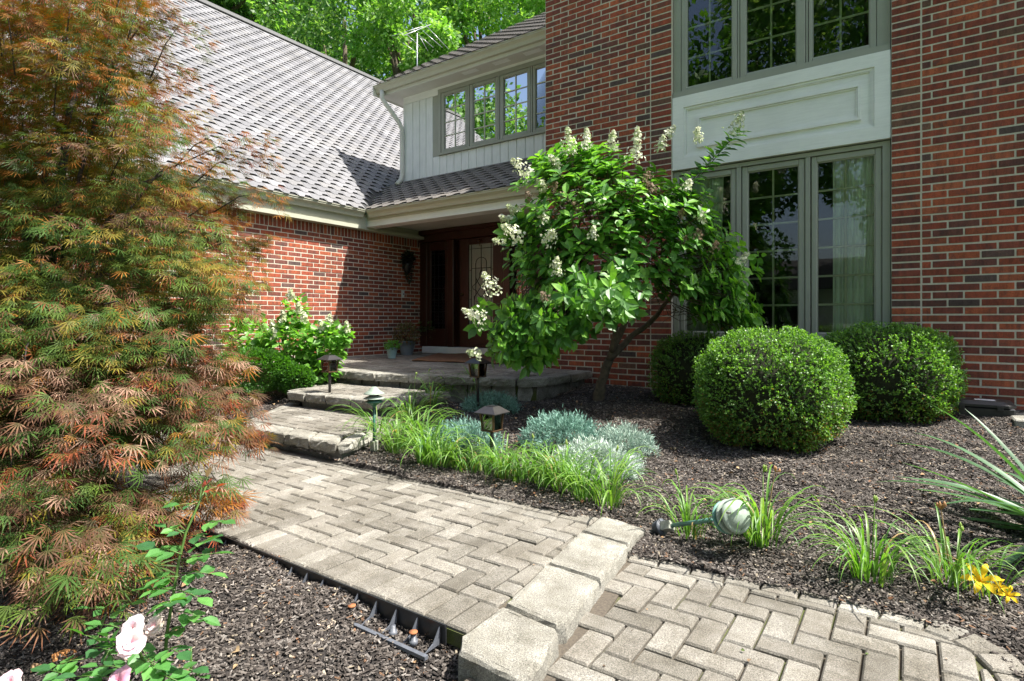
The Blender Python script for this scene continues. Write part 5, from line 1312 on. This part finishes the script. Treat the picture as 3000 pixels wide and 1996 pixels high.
for (px, py, z, n, s_, lab, stl) in [
    (1165, 1335, .02, 46, 1.05, "grassy clump right beside the upright green pagoda light", 1),
    (1248, 1362, .02, 46, 1.05, "bright grassy clump on the path edge in front of the teal foliage mound", 0),
    (1200, 1262, .05, 34, 1.0, "grassy clump behind the green pagoda light near the steps", 1),
    (1262, 1215, .09, 34, 1.0, "grassy clump between the steps and the teal mound", 1),
    (1312, 1180, .14, 34, 1.0, "dark grassy clump in shade in front of the porch edge stones", 0),
    (1392, 1172, .18, 30, 1.05, "shaded grassy clump around the post of the lantern by the porch", 0),
    (1336, 1372, .02, 40, .72, "grassy clump to the left of the bronze lantern post", 0),
    (1424, 1388, .02, 34, .62, "small grassy clump below the bronze lantern on the path edge", 1),
    (1532, 1412, .01, 44, .8, "grassy clump midway between lantern and curb stone, arching over the pavers", 1),
    (1652, 1440, .0, 50, .86, "full grassy clump directly in front of the white silver mound", 2),
    (1785, 1492, -.02, 40, .85, "grassy clump just above the corner of the curb stone", 1),
    (1108, 1305, .02, 34, .9, "thin grassy clump leaning over the step corner left of the upright pagoda light", 0),
    (1290, 1372, .02, 44, .9, "grassy clump on the path edge two clumps right of the pagoda light", 0),
    (1380, 1384, .02, 38, .66, "short grassy clump just left of the bronze lantern", 0),
    (1476, 1400, .01, 44, .78, "grassy clump just right of the bronze lantern on the path edge", 0),
    (1592, 1428, .0, 44, .82, "grassy clump left of the full clump below the white mound", 0),
    (1716, 1468, -.01, 40, .82, "grassy clump right of the full clump below the white mound", 0),
    (1225, 1310, .04, 40, 1.0, "inner grassy clump left of the teal mound", 0),
    (2020, 1560, -.02, 26, .82, "thin grassy clump behind the pole of the fallen light", 1),
    (2232, 1602, -.04, 50, 1.02, "full arching grassy clump right behind the head of the fallen light", 3),
    (2552, 1712, -.06, 50, .84, "grassy clump on the curved edge of the lower path with blades over the pavers", 2),
    (2790, 1730, -.06, 46, .80, "grassy clump with yellow bud next to the yellow flowers", 4)]:
    clump(px, py, z, n, s_, lab, stalk=(stl+1)//2)
# yellow daylily flower
yf = clump(2900, 1800, -.11, 8, .7, "yellow daylily with open flower at the right edge of the lower path", "yellow_daylily", dry=3)
def flower6(cpos, s_, par, seed, col=(.90, .62, .03)):
    r_ = random.Random(seed); ax = Vector((r_.uniform(-.6, .1), -.7, .5)).normalized(); x_ = ax.cross(Vector((0, 0, 1))).normalized(); y_ = ax.cross(x_)
    for k in range(6):
        a_ = k*math.pi/3+.2; d = (x_*math.cos(a_)+y_*math.sin(a_)); mb = MB(); P0 = Vector(cpos)
        sd_ = ax.cross(d); ring_ = []
        for (t, o_, w2) in ((0, 0, .003), (.35, .6, .007), (.75, .95, .011), (1.1, .8, .007), (1.3, .55, .001)):
            c_ = P0+d*(s_*t)+ax*(s_*o_); ring_ += [c_-sd_*w2*s_/.045, c_+ax*-.002, c_+sd_*w2*s_/.045]
        mb.add(ring_, [(i*3+k2, i*3+k2+1, i*3+k2+4, i*3+k2+3) for i in range(4) for k2 in (0, 1)], col, True); put(mb.build("petal", M['petal']), par)
for i, (px, py, s_) in enumerate([(2872, 1702, .048), (2932, 1722, .026), (2952, 1745, .028)]): flower6(zp(px, py, 2.15), s_, yf, i)
mb = MB(); mb.tube([zp(3010, 1850, 2.4), zp(2955, 1760, 2.39), zp(2900, 1715, 2.39)], [.006, .005, .004], 6, (.16, .3, .05)); mb.tube([zp(2940, 1730, 2.39), zp(2912, 1690, 2.38)], [.004, .008], 6, (.75, .5, .04)); put(mb.build("flower_stalk", M['blade']), yf)
# yucca
YM = [blade_mesh(.62, .032, .25+.1*i, .3*(i-2), [(.07, .16, .07), (.10, .20, .10), (.05, .12, .05)][i % 3], 60+i) for i in range(6)]
yc_ = empty("yucca", (*gp(3120, 1600, .0), .0)); tag(yc_, "spiky yucca with stiff blue green sword leaves reaching in from the right edge", "plant")
for i in range(34):
    o = bpy.data.objects.new("blade", rnd.choice(YM)); COL.objects.link(o); o.parent = yc_; a_ = rnd.uniform(0, 6.283); el = rnd.uniform(.75, 1.5) if i % 6 else rnd.uniform(.2, .7)
    o.rotation_euler = (rnd.gauss(0, .1), el, a_); s_ = rnd.uniform(1.0, 1.35); o.scale = (s_, s_, s_); o.location = (0, 0, .04+rnd.random()*.08)

# ------------------------------------------------------------------ silver mounds
def silver(px, py, z, rx_, h, cols, label, seed, n=5200):
    X, Y = gp(px, py, z); zz = hz1(X, Y); c = empty("silver_mound", (X, Y, zz)); tag(c, label, "plant")
    r = np.random.default_rng(seed); nt_ = 150; u = r.normal(size=(nt_, 3)); u /= np.linalg.norm(u, axis=1, keepdims=True); u[:, 2] = np.abs(u[:, 2])
    Tp = np.array((X, Y, zz))+u*np.array((rx_, rx_*.8, h))*(r.uniform(.7, 1.05, nt_))[:, None]
    k = r.integers(0, nt_, n); off = r.normal(0, 1, (n, 3))*np.array((.018, .018, .022)); P = Tp[k]+off+u[k]*.0
    D = u[k]*.8+r.normal(0, .6, (n, 3))+np.array([0, 0, .5]); C = np.array(cols)[r.integers(0, len(cols), n)]*r.uniform(.8, 1.2, (n, 1))
    tv = [(0, 0, 0), (-.09, .5, 0), (.09, .5, 0), (0, 1, 0)]
    put(scatter("foliage", tv, DIA_F, P, frames(D, unit(n)), r.uniform(.022, .045, n), C, M['silver']), c)
    mb = MB(); 
    for i in range(0, nt_, 4): mb.tube([(X, Y, zz), Vector(Tp[i]).lerp(Vector((X, Y, zz)), .5), Tp[i]], [.003, .002, .0012], 4, (.2, .3, .2))
    put(mb.build("stem", M['silver']), c)
TL = [(.20, .36, .29), (.26, .42, .35), (.15, .29, .22)]; WL = [(.50, .60, .50), (.60, .66, .60), (.36, .48, .38)]
silver(1350, 1318, .06, .34, .19, TL, "teal feathery mound left of the bronze lantern", 1, 8000)
silver(1440, 1218, .12, .30, .14, TL, "low teal feathery mound behind the bronze lantern", 2, 5500)
silver(1650, 1320, .07, .33, .22, TL, "tall teal feathery mound in the middle of the bed right of the lantern", 3, 8000)
silver(1740, 1372, .05, .31, .16, WL, "silvery white feathery mound in the sun above the front grassy clump", 4, 8000)
silver(1830, 1335, .07, .22, .16, [(.30, .42, .35), (.42, .52, .44)], "small grey green feathery mound at the right end of the silver mounds", 5, 4500)

# ------------------------------------------------------------------ garden lights
def lantern(px, py, Z, s_, label, hpost):
    top = zp(px, py, Z); zt_ = top.z; c = empty("solar_lantern", (top.x, top.y, zt_-.19*s_-hpost)); tag(c, label, "garden light", "bronze solar lanterns on posts")
    X, Y = top.x, top.y; a_ = .055*s_; L = []
    def part(nm, mb, mat):
        o = put(mb.build(nm, mat), c); return o
    rt = MB(); w0, w1 = .098*s_, .040*s_; z1 = zt_; z0 = zt_-.045*s_
    vs = [(X-w0, Y-w0, z0), (X+w0, Y-w0, z0), (X+w0, Y+w0, z0), (X-w0, Y+w0, z0), (X-w1, Y-w1, z1), (X+w1, Y-w1, z1), (X+w1, Y+w1, z1), (X-w1, Y+w1, z1)]
    rt.add(vs, [(0, 1, 5, 4), (1, 2, 6, 5), (2, 3, 7, 6), (3, 0, 4, 7), (4, 5, 6, 7), (3, 2, 1, 0)]); rt.box(X-w0, X+w0, Y-w0, Y+w0, z0-.006*s_, z0-.0005); roof_ = part("lamp_roof", rt, M['darkmetal'])
    sp2 = MB(); sp2.box(X-w1*.8, X+w1*.8, Y-w1*.8, Y+w1*.8, z1+.0005, z1+.003); put(sp2.build("solar_panel", M['black']), roof_)
    for sx in (-1, 1):
        for sy in (-1, 1):
            p = MB(); p.prism([(X+sx*a_*1.12-.006*s_, Y+sy*a_*1.12-.006*s_, z0-.006*s_), (X+sx*a_*1.12+.006*s_, Y+sy*a_*1.12-.006*s_, z0-.006*s_), (X+sx*a_*1.12+.006*s_, Y+sy*a_*1.12+.006*s_, z0-.006*s_), (X+sx*a_*1.12-.006*s_, Y+sy*a_*1.12+.006*s_, z0-.006*s_)], (-sx*.010*s_, -sy*.010*s_, -.125*s_)); part("corner_bar", p, M['bronze'])
    zb_ = z0-.131*s_; b = MB(); b.bevbox(X-a_*1.15, X+a_*1.15, Y-a_*1.15, Y+a_*1.15, zb_-.012*s_, zb_, .003); part("lamp_base", b, M['bronze'])
    g = MB(); g.lathe([(.032*s_, 0), (.032*s_, .118*s_)], 16, (X, Y, zb_+.002), caps=False); part("glass_tube", g, M['lampglass'])
    for (dx, dy) in ((a_*.98, 0), (-a_*.98, 0), (0, a_*.98), (0, -a_*.98)):
        p = MB(); hx, hy = (.001, a_*.85) if dx else (a_*.85, .001); p.box(X+dx-hx, X+dx+hx, Y+dy-hy, Y+dy+hy, zb_+.003, zb_+.12*s_); part("pane", p, M['lampglass'])
    b = MB(); b.tube([(X, Y, zb_+.002), (X, Y, zb_+.05*s_)], [.012*s_, .006*s_], 8); part("bulb", b, M['label'])
    st_ = MB(); st_.tube([(X, Y, zb_-.012*s_), (X, Y, zb_-.05*s_), (X, Y, zb_-hpost-.03)], [.013*s_, .016*s_, .014*s_], 10); part("post", st_, M['darkmetal'])
Zl = 4.05; lantern(1441, 1190, Zl, .93, "bronze solar lantern standing among the teal mounds in the middle of the bed", .22)
lantern(1400, 1050, 5.45, .95, "bronze solar lantern under the hydrangea leaves at the porch edge", .26)
lantern(966, 1041, 6.0, .95, "bronze solar lantern beside the lime green hydrangea left of the steps", .20)
# upright pagoda light
pt = zp(1096, 1133, 4.42); pgx, pgy = pt.x, pt.y; zg = hz1(pgx, pgy); pg = empty("pagoda_light", (pgx, pgy, zg)); tag(pg, "upright green pagoda path light with faded cap next to the steps", "garden light")
z_ = pt.z
mb = MB(); mb.lathe([(.002, 0), (.018, -.002), (.028, -.012), (.045, -.030), (.050, -.034), (.080, -.052), (.081, -.056), (.05, -.050)], 24, (pgx, pgy, z_), caps=False); put(mb.build("cap", M['palegreen']), pg)
mb = MB(); mb.lathe([(.042, -.070), (.080, -.088), (.081, -.092), (.05, -.086)], 24, (pgx, pgy, z_), caps=False); put(mb.build("louvre", M['palegreen']), pg)
mb = MB(); mb.lathe([(.040, -.098), (.066, -.112), (.066, -.120), (.045, -.128), (.016, -.150), (.013, -.160)], 24, (pgx, pgy, z_), caps=False); put(mb.build("lamp_cup", M['green']), pg)
mb = MB(); mb.lathe([(.034, -.12), (.034, -.05)], 16, (pgx, pgy, z_), caps=False); put(mb.build("lens", M['lampglass']), pg)
mb = MB(); mb.tube([(pgx, pgy, z_-.155), (pgx, pgy, zg+.02)], .0105, 10); put(mb.build("stem", M['green']), pg)
mb = MB(); mb.bevbox(pgx-.024, pgx+.024, pgy-.024, pgy+.024, zg-.05, zg+.085, .004); put(mb.build("stake_block", M['concr']), pg)
# fallen pagoda light
B_, H_ = zp(1968, 1540, 2.86), zp(2152, 1512, 2.60); ax = (H_-B_).normalized(); fl = empty("fallen_pagoda_light", (B_.x, B_.y, B_.z-.03)); tag(fl, "pulled-out pale green louvred path light lying over the grass clumps on the right", "garden light")
sd2 = ax.cross(Vector((0, 0, 1))).normalized(); n2 = sd2.cross(ax)
FS = .64; Hc = H_-ax*.02
for nm, o_, prof, mt in (("lamp_cup", -.085, [(.012, -.03), (.03, -.02), (.075, .0), (.078, .008), (.05, .012)], 'teal'), ("louvre", -.05, [(.03, -.022), (.112, .004), (.114, .010), (.095, .012), (.04, .004)], 'teal'),
                         ("louvre", -.008, [(.04, -.028), (.118, .0), (.121, .007), (.10, .010), (.04, .004)], 'palegreen'), ("cap", .040, [(.05, -.034), (.120, .0), (.122, .008), (.105, .018), (.090, .022), (.088, .026), (.075, .040), (.045, .055), (.001, .060)], 'palegreen')):
    mb = MB(); mb.lathe([(a1*FS, a2*FS) for a1, a2 in prof], 30, Hc+ax*o_*FS, ax+Vector((.0, -.35, .05)) if nm != "lamp_cup" else ax+Vector((0, -.25, 0)), caps=False); put(mb.build(nm, M[mt]), fl)
for (a1, o_) in ((.8, .045), (-.9, .045), (.8, -.01)):
    mb = MB(); q = Hc+ax*(o_-.005)*FS+Vector((0, -.03, 0))+n2*.048*math.cos(a1)+sd2*-.048*math.sin(a1); mb.tube([q, q+ax*.02+Vector((0, -.012, 0))], [.006, .005], 8); put(mb.build("screw", M['concr']), fl)
mb = MB(); mb.tube([B_, B_.lerp(H_, .5)-n2*.002, Hc-ax*.10], .0105, 10); put(mb.build("stem", M['teal']), fl)
mb = MB(); q = B_-ax*.0; mb.lathe([(.030, -.055), (.030, .0), (.026, .003)], 4, q, ax, smooth=False); put(mb.build("stake_block", M['concr']), fl)
mb = MB()
for k in range(4): mb.lathe([(.042-.004*k, -.060-.012*k), (.042-.004*k, -.067-.012*k)], 20, q, ax)
put(mb.build("wire_cap", M['greyplastic']), fl)
mb = MB(); mb.tube([q-ax*.05, q-ax*.06+Vector((.0, -.01, -.05)), q-ax*.07+Vector((.02, -.02, -.10))], .006, 6); put(mb.build("wire", M['black']), fl)

# ------------------------------------------------------------------ black box by the wall
bX, bY = fx(2868, 5.98), 5.98; bz = hz1(bX, bY)-.01; bb = empty("bait_box", (bX, bY, bz)); tag(bb, "low black plastic box with a white label on its lid against the brick wall", "box")
mb = MB(); mb.bevbox(bX-.215, bX+.215, bY-.12, bY+.12, bz, bz+.085, .012); put(mb.build("base", M['black']), bb)
mb = MB(); hx, hy = .222, .127
def oct_(hx, hy, c_, z): return [(bX-hx+c_, bY-hy, z), (bX+hx-c_, bY-hy, z), (bX+hx, bY-hy+c_, z), (bX+hx, bY+hy-c_, z), (bX+hx-c_, bY+hy, z), (bX-hx+c_, bY+hy, z), (bX-hx, bY+hy-c_, z), (bX-hx, bY-hy+c_, z)]
vs = oct_(hx, hy, .05, bz+.086)+oct_(hx, hy, .05, bz+.105)+oct_(hx-.025, hy-.03, .05, bz+.132); mb.add(vs, [(i, (i+1) % 8, 8+(i+1) % 8, 8+i) for i in range(8)]+[(8+i, 8+(i+1) % 8, 16+(i+1) % 8, 16+i) for i in range(8)]+[tuple(range(16, 24)), tuple(range(8))[::-1]])
lid = put(mb.build("lid", M['black']), bb)
mb = MB(); mb.box(bX-.03, bX+.10, bY-.05, bY+.02, bz+.1325, bz+.1335); put(mb.build("label", M['label']), lid)
for x_ in (-.12, .12): mb = MB(); mb.bevbox(bX+x_-.02, bX+x_+.02, bY-.132, bY-.121, bz+.06, bz+.10, .002); put(mb.build("latch", M['black']), bb)
# concrete splash pad at the far right
mb = MB(); X_, Y_ = fx(2985, 6.0), 6.0; mb.bevbox(X_-.07, X_+.6, 5.62, 6.2, .22, .315, .01); tag(mb.build("splash_block", M['stone']), "grey concrete splash block on the mulch at the far right by the wall", "block")

# ------------------------------------------------------------------ porch things
def pot(name_, px, py, r0, r1, h, mat, label, zfloor=.455, cat="plant pot"):
    X, Y = gp(px, py, zfloor); c = empty(name_, (X, Y, zfloor)); tag(c, label, cat)
    mb = MB(); mb.lathe([(r0, 0), (r0+(r1-r0)*.5, h*.5), (r1*.99, h*.93), (r1*1.06, h*.94), (r1*1.06, h), (r1*.95, h), (r1*.93, h*.9), (.0, h*.9)], 24, (X, Y, zfloor), caps=False); put(mb.build("pot", mat), c); return c, X, Y
def bushy(par, name, c, R, n, size, cols, seed, tv=LEAF_V, tf=LEAF_T, mat='leaf'):
    r = np.random.default_rng(seed); u = r.normal(size=(n, 3)); u /= np.linalg.norm(u, axis=1, keepdims=True); P = np.array(c)+u*np.array(R)*r.uniform(.4, 1, (n, 1))
    put(scatter(name, tv, tf, P, frames(u+r.normal(0, .5, (n, 3)), np.array([0, 0, 1.])+r.normal(0, .4, (n, 3))), size*r.uniform(.7, 1.3, n), np.array(cols)[r.integers(0, len(cols), n)], M[mat]), par)
tp, X, Y = pot("potted_plant", 1148, 1050, .06, .085, .17, M['pot'], "small pale turquoise pot with a bushy green plant on the porch", cat="potted plant")
bushy(tp, "foliage", (X, Y, .455+.21), (.13, .13, .075), 300, .035, [(.10, .26, .05), (.14, .32, .06)], 1)
for k in range(3): mb = MB(); mb.lathe([(.073+.006*k, .05+.035*k), (.076+.006*k, .055+.035*k), (.073+.007*k, .06+.035*k)], 24, (X, Y, .455), caps=False); put(mb.build("rib_band", M['pot']), tp)
gpn, X, Y = pot("dried_potted_plant", 1192, 1040, .10, .15, .24, M['potgrey'], "grey glazed pot with a dry brownish plant behind the turquoise pot", cat="potted plant")
bushy(gpn, "foliage", (X, Y, .455+.36), (.25, .22, .22), 700, .04, [(.14, .13, .05), (.20, .12, .06), (.10, .13, .04), (.25, .19, .1)], 2)
mb = MB()
for k in range(24): mb.tube([(X, Y, .65), (X+rnd.gauss(0, .1), Y+rnd.gauss(0, .1), .8), (X+rnd.gauss(0, .18), Y+rnd.gauss(0, .15), rnd.uniform(.8, 1.1))], .003, 4)
put(mb.build("stem", M['bark']), gpn)
fp, X, Y = pot("potted_fern", 1262, 1030, .15, .22, .42, M['potdark'], "large green fern in a dark pot beside the front door sidelight", cat="potted fern")
Pf, Df = [], []; r8 = np.random.default_rng(88)
for k in range(70):
    a_ = r8.uniform(0, 6.3); L = r8.uniform(.35, .62); el = r8.uniform(.2, 1.2)
    for j in range(22):
        t = j/21; rr = L*t*math.cos(el*(1-t*.3)); zz = .87+L*math.sin(el)*t*1.1-.55*L*t*t*1.3
        p = np.array((X+rr*math.cos(a_), Y+rr*math.sin(a_), zz)); sdv = np.array((-math.sin(a_), math.cos(a_), 0)); dv = np.array((math.cos(a_), math.sin(a_), -.3))
        for sg in (-1, 1): Pf.append(p); Df.append(sdv*sg+dv*.35+r8.normal(0, .1, 3))
Pf = np.array(Pf); n = len(Pf); put(scatter("frond", DIA_V, DIA_F, Pf, frames(np.array(Df), np.array([0, 0, 1.])+r8.normal(0, .2, (n, 3))), r8.uniform(.035, .06, n), np.array([(.07, .16, .04), (.10, .20, .06), (.13, .20, .09)])[r8.integers(0, 3, n)], M['leaf']), fp)
# dark wall ornament on the garage wall in the porch
a_ = (1182-CX)/F; Zw = GXW/(a_*CT-ST); Yw = Zw*(a_*ST+CT); zw = EYE+(HY-780)/F*Zw
wo = empty("wall_basket", (GXW+.02, Yw, zw)); tag(wo, "dark hanging basket of leaves on the shaded brick wall beside the door", "wall decoration")
mb = MB(); mb.lathe([(.002, -.16), (.05, -.12), (.09, .0), (.10, .05), (.085, .05)], 14, (GXW+.10, Yw, zw), caps=False); put(mb.build("basket", M['potdark']), wo)
bushy(wo, "foliage", (GXW+.11, Yw, zw+.12), (.10, .14, .16), 420, .05, [(.02, .03, .015), (.03, .035, .02)], 4)
bushy(wo, "trailing_leaves", (GXW+.12, Yw+.03, zw-.15), (.06, .08, .16), 160, .04, [(.03, .04, .03), (.05, .055, .05)], 5)
# door mat: rippled coir rectangle
cs = [gp(1206, 1057, .46), gp(1470, 1066, .46), gp(1500, 1040, .46), gp(1285, 1037, .46)]
V, Fc = [], []; nn = 40
for j in range(13):
    for i in range(nn+1):
        s_, t = i/nn, j/12; A = Vector(cs[0]).lerp(Vector(cs[1]), s_); Bq = Vector(cs[3]).lerp(Vector(cs[2]), s_); p = A.lerp(Bq, t)
        V.append((p.x, p.y, .468+.008*max(0, math.sin(s_*17+t*2))+.004*math.sin(t*9)))
for j in range(12):
    for i in range(nn): Fc.append((j*(nn+1)+i, j*(nn+1)+i+1, (j+1)*(nn+1)+i+1, (j+1)*(nn+1)+i))
o = np_mesh("door_mat", np.array(V), np.array(Fc), np.ones((len(V), 3)), M['mat'], None, True); sl = o.modifiers.new("thick", 'SOLIDIFY'); sl.thickness = .012; sl.offset = -1
tag(o, "brown coir door mat with wavy edges lying before the threshold", "door mat")

# ------------------------------------------------------------------ rose bush
rb = empty("rose_bush", (*gp(430, 1996, -.05)[:2], -.06)); 
rX, rY = zp(470, 1996, 1.62).x, zp(470, 1996, 1.62).y; rb.location = (rX, rY, -.08); tag(rb, "rose bush with pale pink blooms and glossy leaves at the lower left", "shrub")
def zr(px, py, Z): return zp(px, py, Z)
def cane(pts, r0=.005):
    mb = MB(); mb.tube(pts, [r0*(1-.5*i/(len(pts)-1)) for i in range(len(pts))], 7, (.10, .19, .04)); put(mb.build("cane", M['blade']), rb)
base_ = Vector((rX, rY, -.08))
C1 = [base_, zr(490, 1850, 1.6), zr(525, 1640, 1.66), zr(545, 1560, 1.68), zr(585, 1470, 1.72), zr(605, 1425, 1.75)]
C2 = [base_, zr(430, 1960, 1.55), zr(400, 1890, 1.52), zr(392, 1850, 1.5)]
C3 = [base_, zr(350, 1960, 1.62), zr(285, 1870, 1.68), zr(310, 1800, 1.7)]
C4 = [base_, zr(560, 1960, 1.6), zr(560, 1900, 1.6)]
for c_ in (C1, C2, C3, C4): cane(c_)
RC = [(.09, .25, .06), (.07, .20, .05), (.12, .30, .07), (.05, .15, .05)]; RCr = [(.36, .06, .04), (.30, .20, .10)]
RM = leaf_meshes("leaf", LEAF_V, LEAF_T, RC+RCr, M['leaf'])
def spray(P0, d, n, s_, red=False):
    d = Vector(d).normalized(); sdv = d.cross(Vector((0, 0, 1))).normalized(); up = sdv.cross(d)
    mb = MB(); L = s_*n*.55; mb.tube([P0, P0+d*L*.5+up*.004, P0+d*L], [.0016, .0013, .001], 5, (.12, .22, .05)); put(mb.build("leaf_stalk", M['blade']), rb)
    for k in range(n):
        q = P0+d*L*(.3+.7*k/max(1, n-1))
        for sg in ((-1, 1) if k < n-1 else (0,)):
            dv = sdv*sg*1.0+d*(.45 if sg else 1)+Vector((0, 0, rnd.gauss(-.05, .1))); nv = up+Vector((rnd.gauss(0, .2), rnd.gauss(0, .2), .2))
            R = frames(np.array([dv]), np.array([nv]))[0]; place(RM[rnd.randint(4, 5) if red else rnd.randint(0, 3)], "leaf", q, R, s_*rnd.uniform(.85, 1.15)*(1.15 if not sg else 1), rb)
RV, UV_ = Vector((CT, ST, 0)), Vector((0, 0, 1)); TV = Vector((ST, -CT, 0))
for (px, py, Z, dx, dy, n, s_) in [(545, 1565, 1.68, -1, .25, 3, .04), (560, 1570, 1.68, 1, -.1, 2, .045), (600, 1530, 1.72, 1, .1, 3, .038), (535, 1625, 1.66, -1, .2, 3, .05), (535, 1640, 1.65, 1, .15, 3, .05),
        (525, 1690, 1.63, -1, -.1, 3, .05), (530, 1680, 1.62, 1, .0, 3, .05), (520, 1730, 1.6, -.9, 0, 3, .05), (520, 1730, 1.58, 1, -.05, 3, .05), (510, 1770, 1.6, -1, -.3, 2, .048), (515, 1790, 1.6, .8, -.3, 3, .045),
        (575, 1480, 1.72, -1, .1, 2, .04), (560, 1610, 1.6, .5, .3, 3, .045), (500, 1760, 1.55, .3, .2, 3, .045),
        (310, 1790, 1.7, -.8, .4, 2, .036), (320, 1800, 1.7, .9, .4, 3, .038), (300, 1835, 1.68, -.9, .2, 2, .036), (290, 1880, 1.65, -.5, .5, 2, .04), (270, 1900, 1.62, .8, .1, 3, .04), (255, 1930, 1.6, -.9, -.1, 3, .045),
        (400, 1930, 1.52, 1, .1, 3, .05), (430, 1940, 1.5, 1, -.3, 3, .05), (370, 1960, 1.5, -1, .1, 3, .045), (480, 1900, 1.55, .9, .2, 3, .05), (330, 1985, 1.5, -1, .2, 3, .05), (220, 1990, 1.55, -1, .3, 3, .045), (350, 1840, 1.6, -1, .2, 2, .045),
        (480, 1860, 1.6, 1, .4, 3, .045), (450, 1975, 1.48, 1, .0, 3, .05), (300, 1960, 1.55, .2, .8, 2, .045), (520, 1960, 1.55, 1, .1, 2, .045), (400, 1880, 1.6, .5, -.5, 3, .045), (340, 1900, 1.6, 0, .5, 3, .04), (560, 1980, 1.55, 1, .3, 2, .04)]:
    spray(zr(px, py, Z), RV*dx+UV_*dy+TV*rnd.uniform(-.2, .6), n, s_)
spray(zr(600, 1440, 1.74), RV*.8+UV_*.3, 2, .035, True); spray(zr(590, 1470, 1.73), RV*-.6+UV_*-.1, 2, .035, True); spray(zr(603, 1430, 1.75), RV*.1+UV_*.6, 2, .03, True)
def rose(px, py, Z, s_, col, seed):
    r_ = random.Random(seed); c_ = zr(px, py, Z); ax = (TV*.8+UV_*.7+RV*r_.uniform(-.4, .4)).normalized(); x_ = ax.cross(UV_).normalized(); y_ = ax.cross(x_); ro = empty("rose_bloom", c_); put(ro, rb)
    for ring_i, (nr, rr, tilt, k) in enumerate(((6, 1.0, .25, 1.0), (6, .85, .6, .95), (5, .62, 1.0, .85), (4, .38, 1.35, .75))):
        for i in range(nr):
            a_ = 2*math.pi*(i+.5*ring_i)/nr+r_.gauss(0, .15); d = x_*math.cos(a_)+y_*math.sin(a_); sdv = ax.cross(d); mb = MB(); vs = []
            L = s_*rr*r_.uniform(.9, 1.1)
            for t, w2 in ((0, .15), (.35, .55), (.75, .68), (1.0, .42)):
                el = tilt*(1.15-t*.45); c2_ = c_+d*(L*t*math.cos(el))+ax*(L*t*math.sin(el)*.9-(.10*L*t*t if ring_i < 2 else 0))
                for q in (-1, -.4, .4, 1): vs.append(c2_+sdv*(w2*L*q*.75)+ax*(.10*L*abs(q)*t)+ax*r_.gauss(0, .02*L))
            cc = tuple(min(.9, v*k*r_.uniform(.93, 1.07)) for v in col) if ring_i < 3 else (col[0], col[1]*.75, col[2]*.8)
            mb.add(vs, [(j*4+i2, j*4+i2+1, (j+1)*4+i2+1, (j+1)*4+i2) for j in range(3) for i2 in range(3)], cc, True); put(mb.build("petal", M['petal']), ro)
rose(392, 1842, 1.46, .034, (.86, .76, .74), 1); rose(385, 1884, 1.42, .035, (.85, .66, .70), 2); rose(455, 1835, 1.5, .026, (.84, .72, .68), 3); rose(350, 1996, 1.4, .032, (.82, .48, .60), 4); rose(30, 1998, 1.5, .028, (.84, .60, .66), 5)
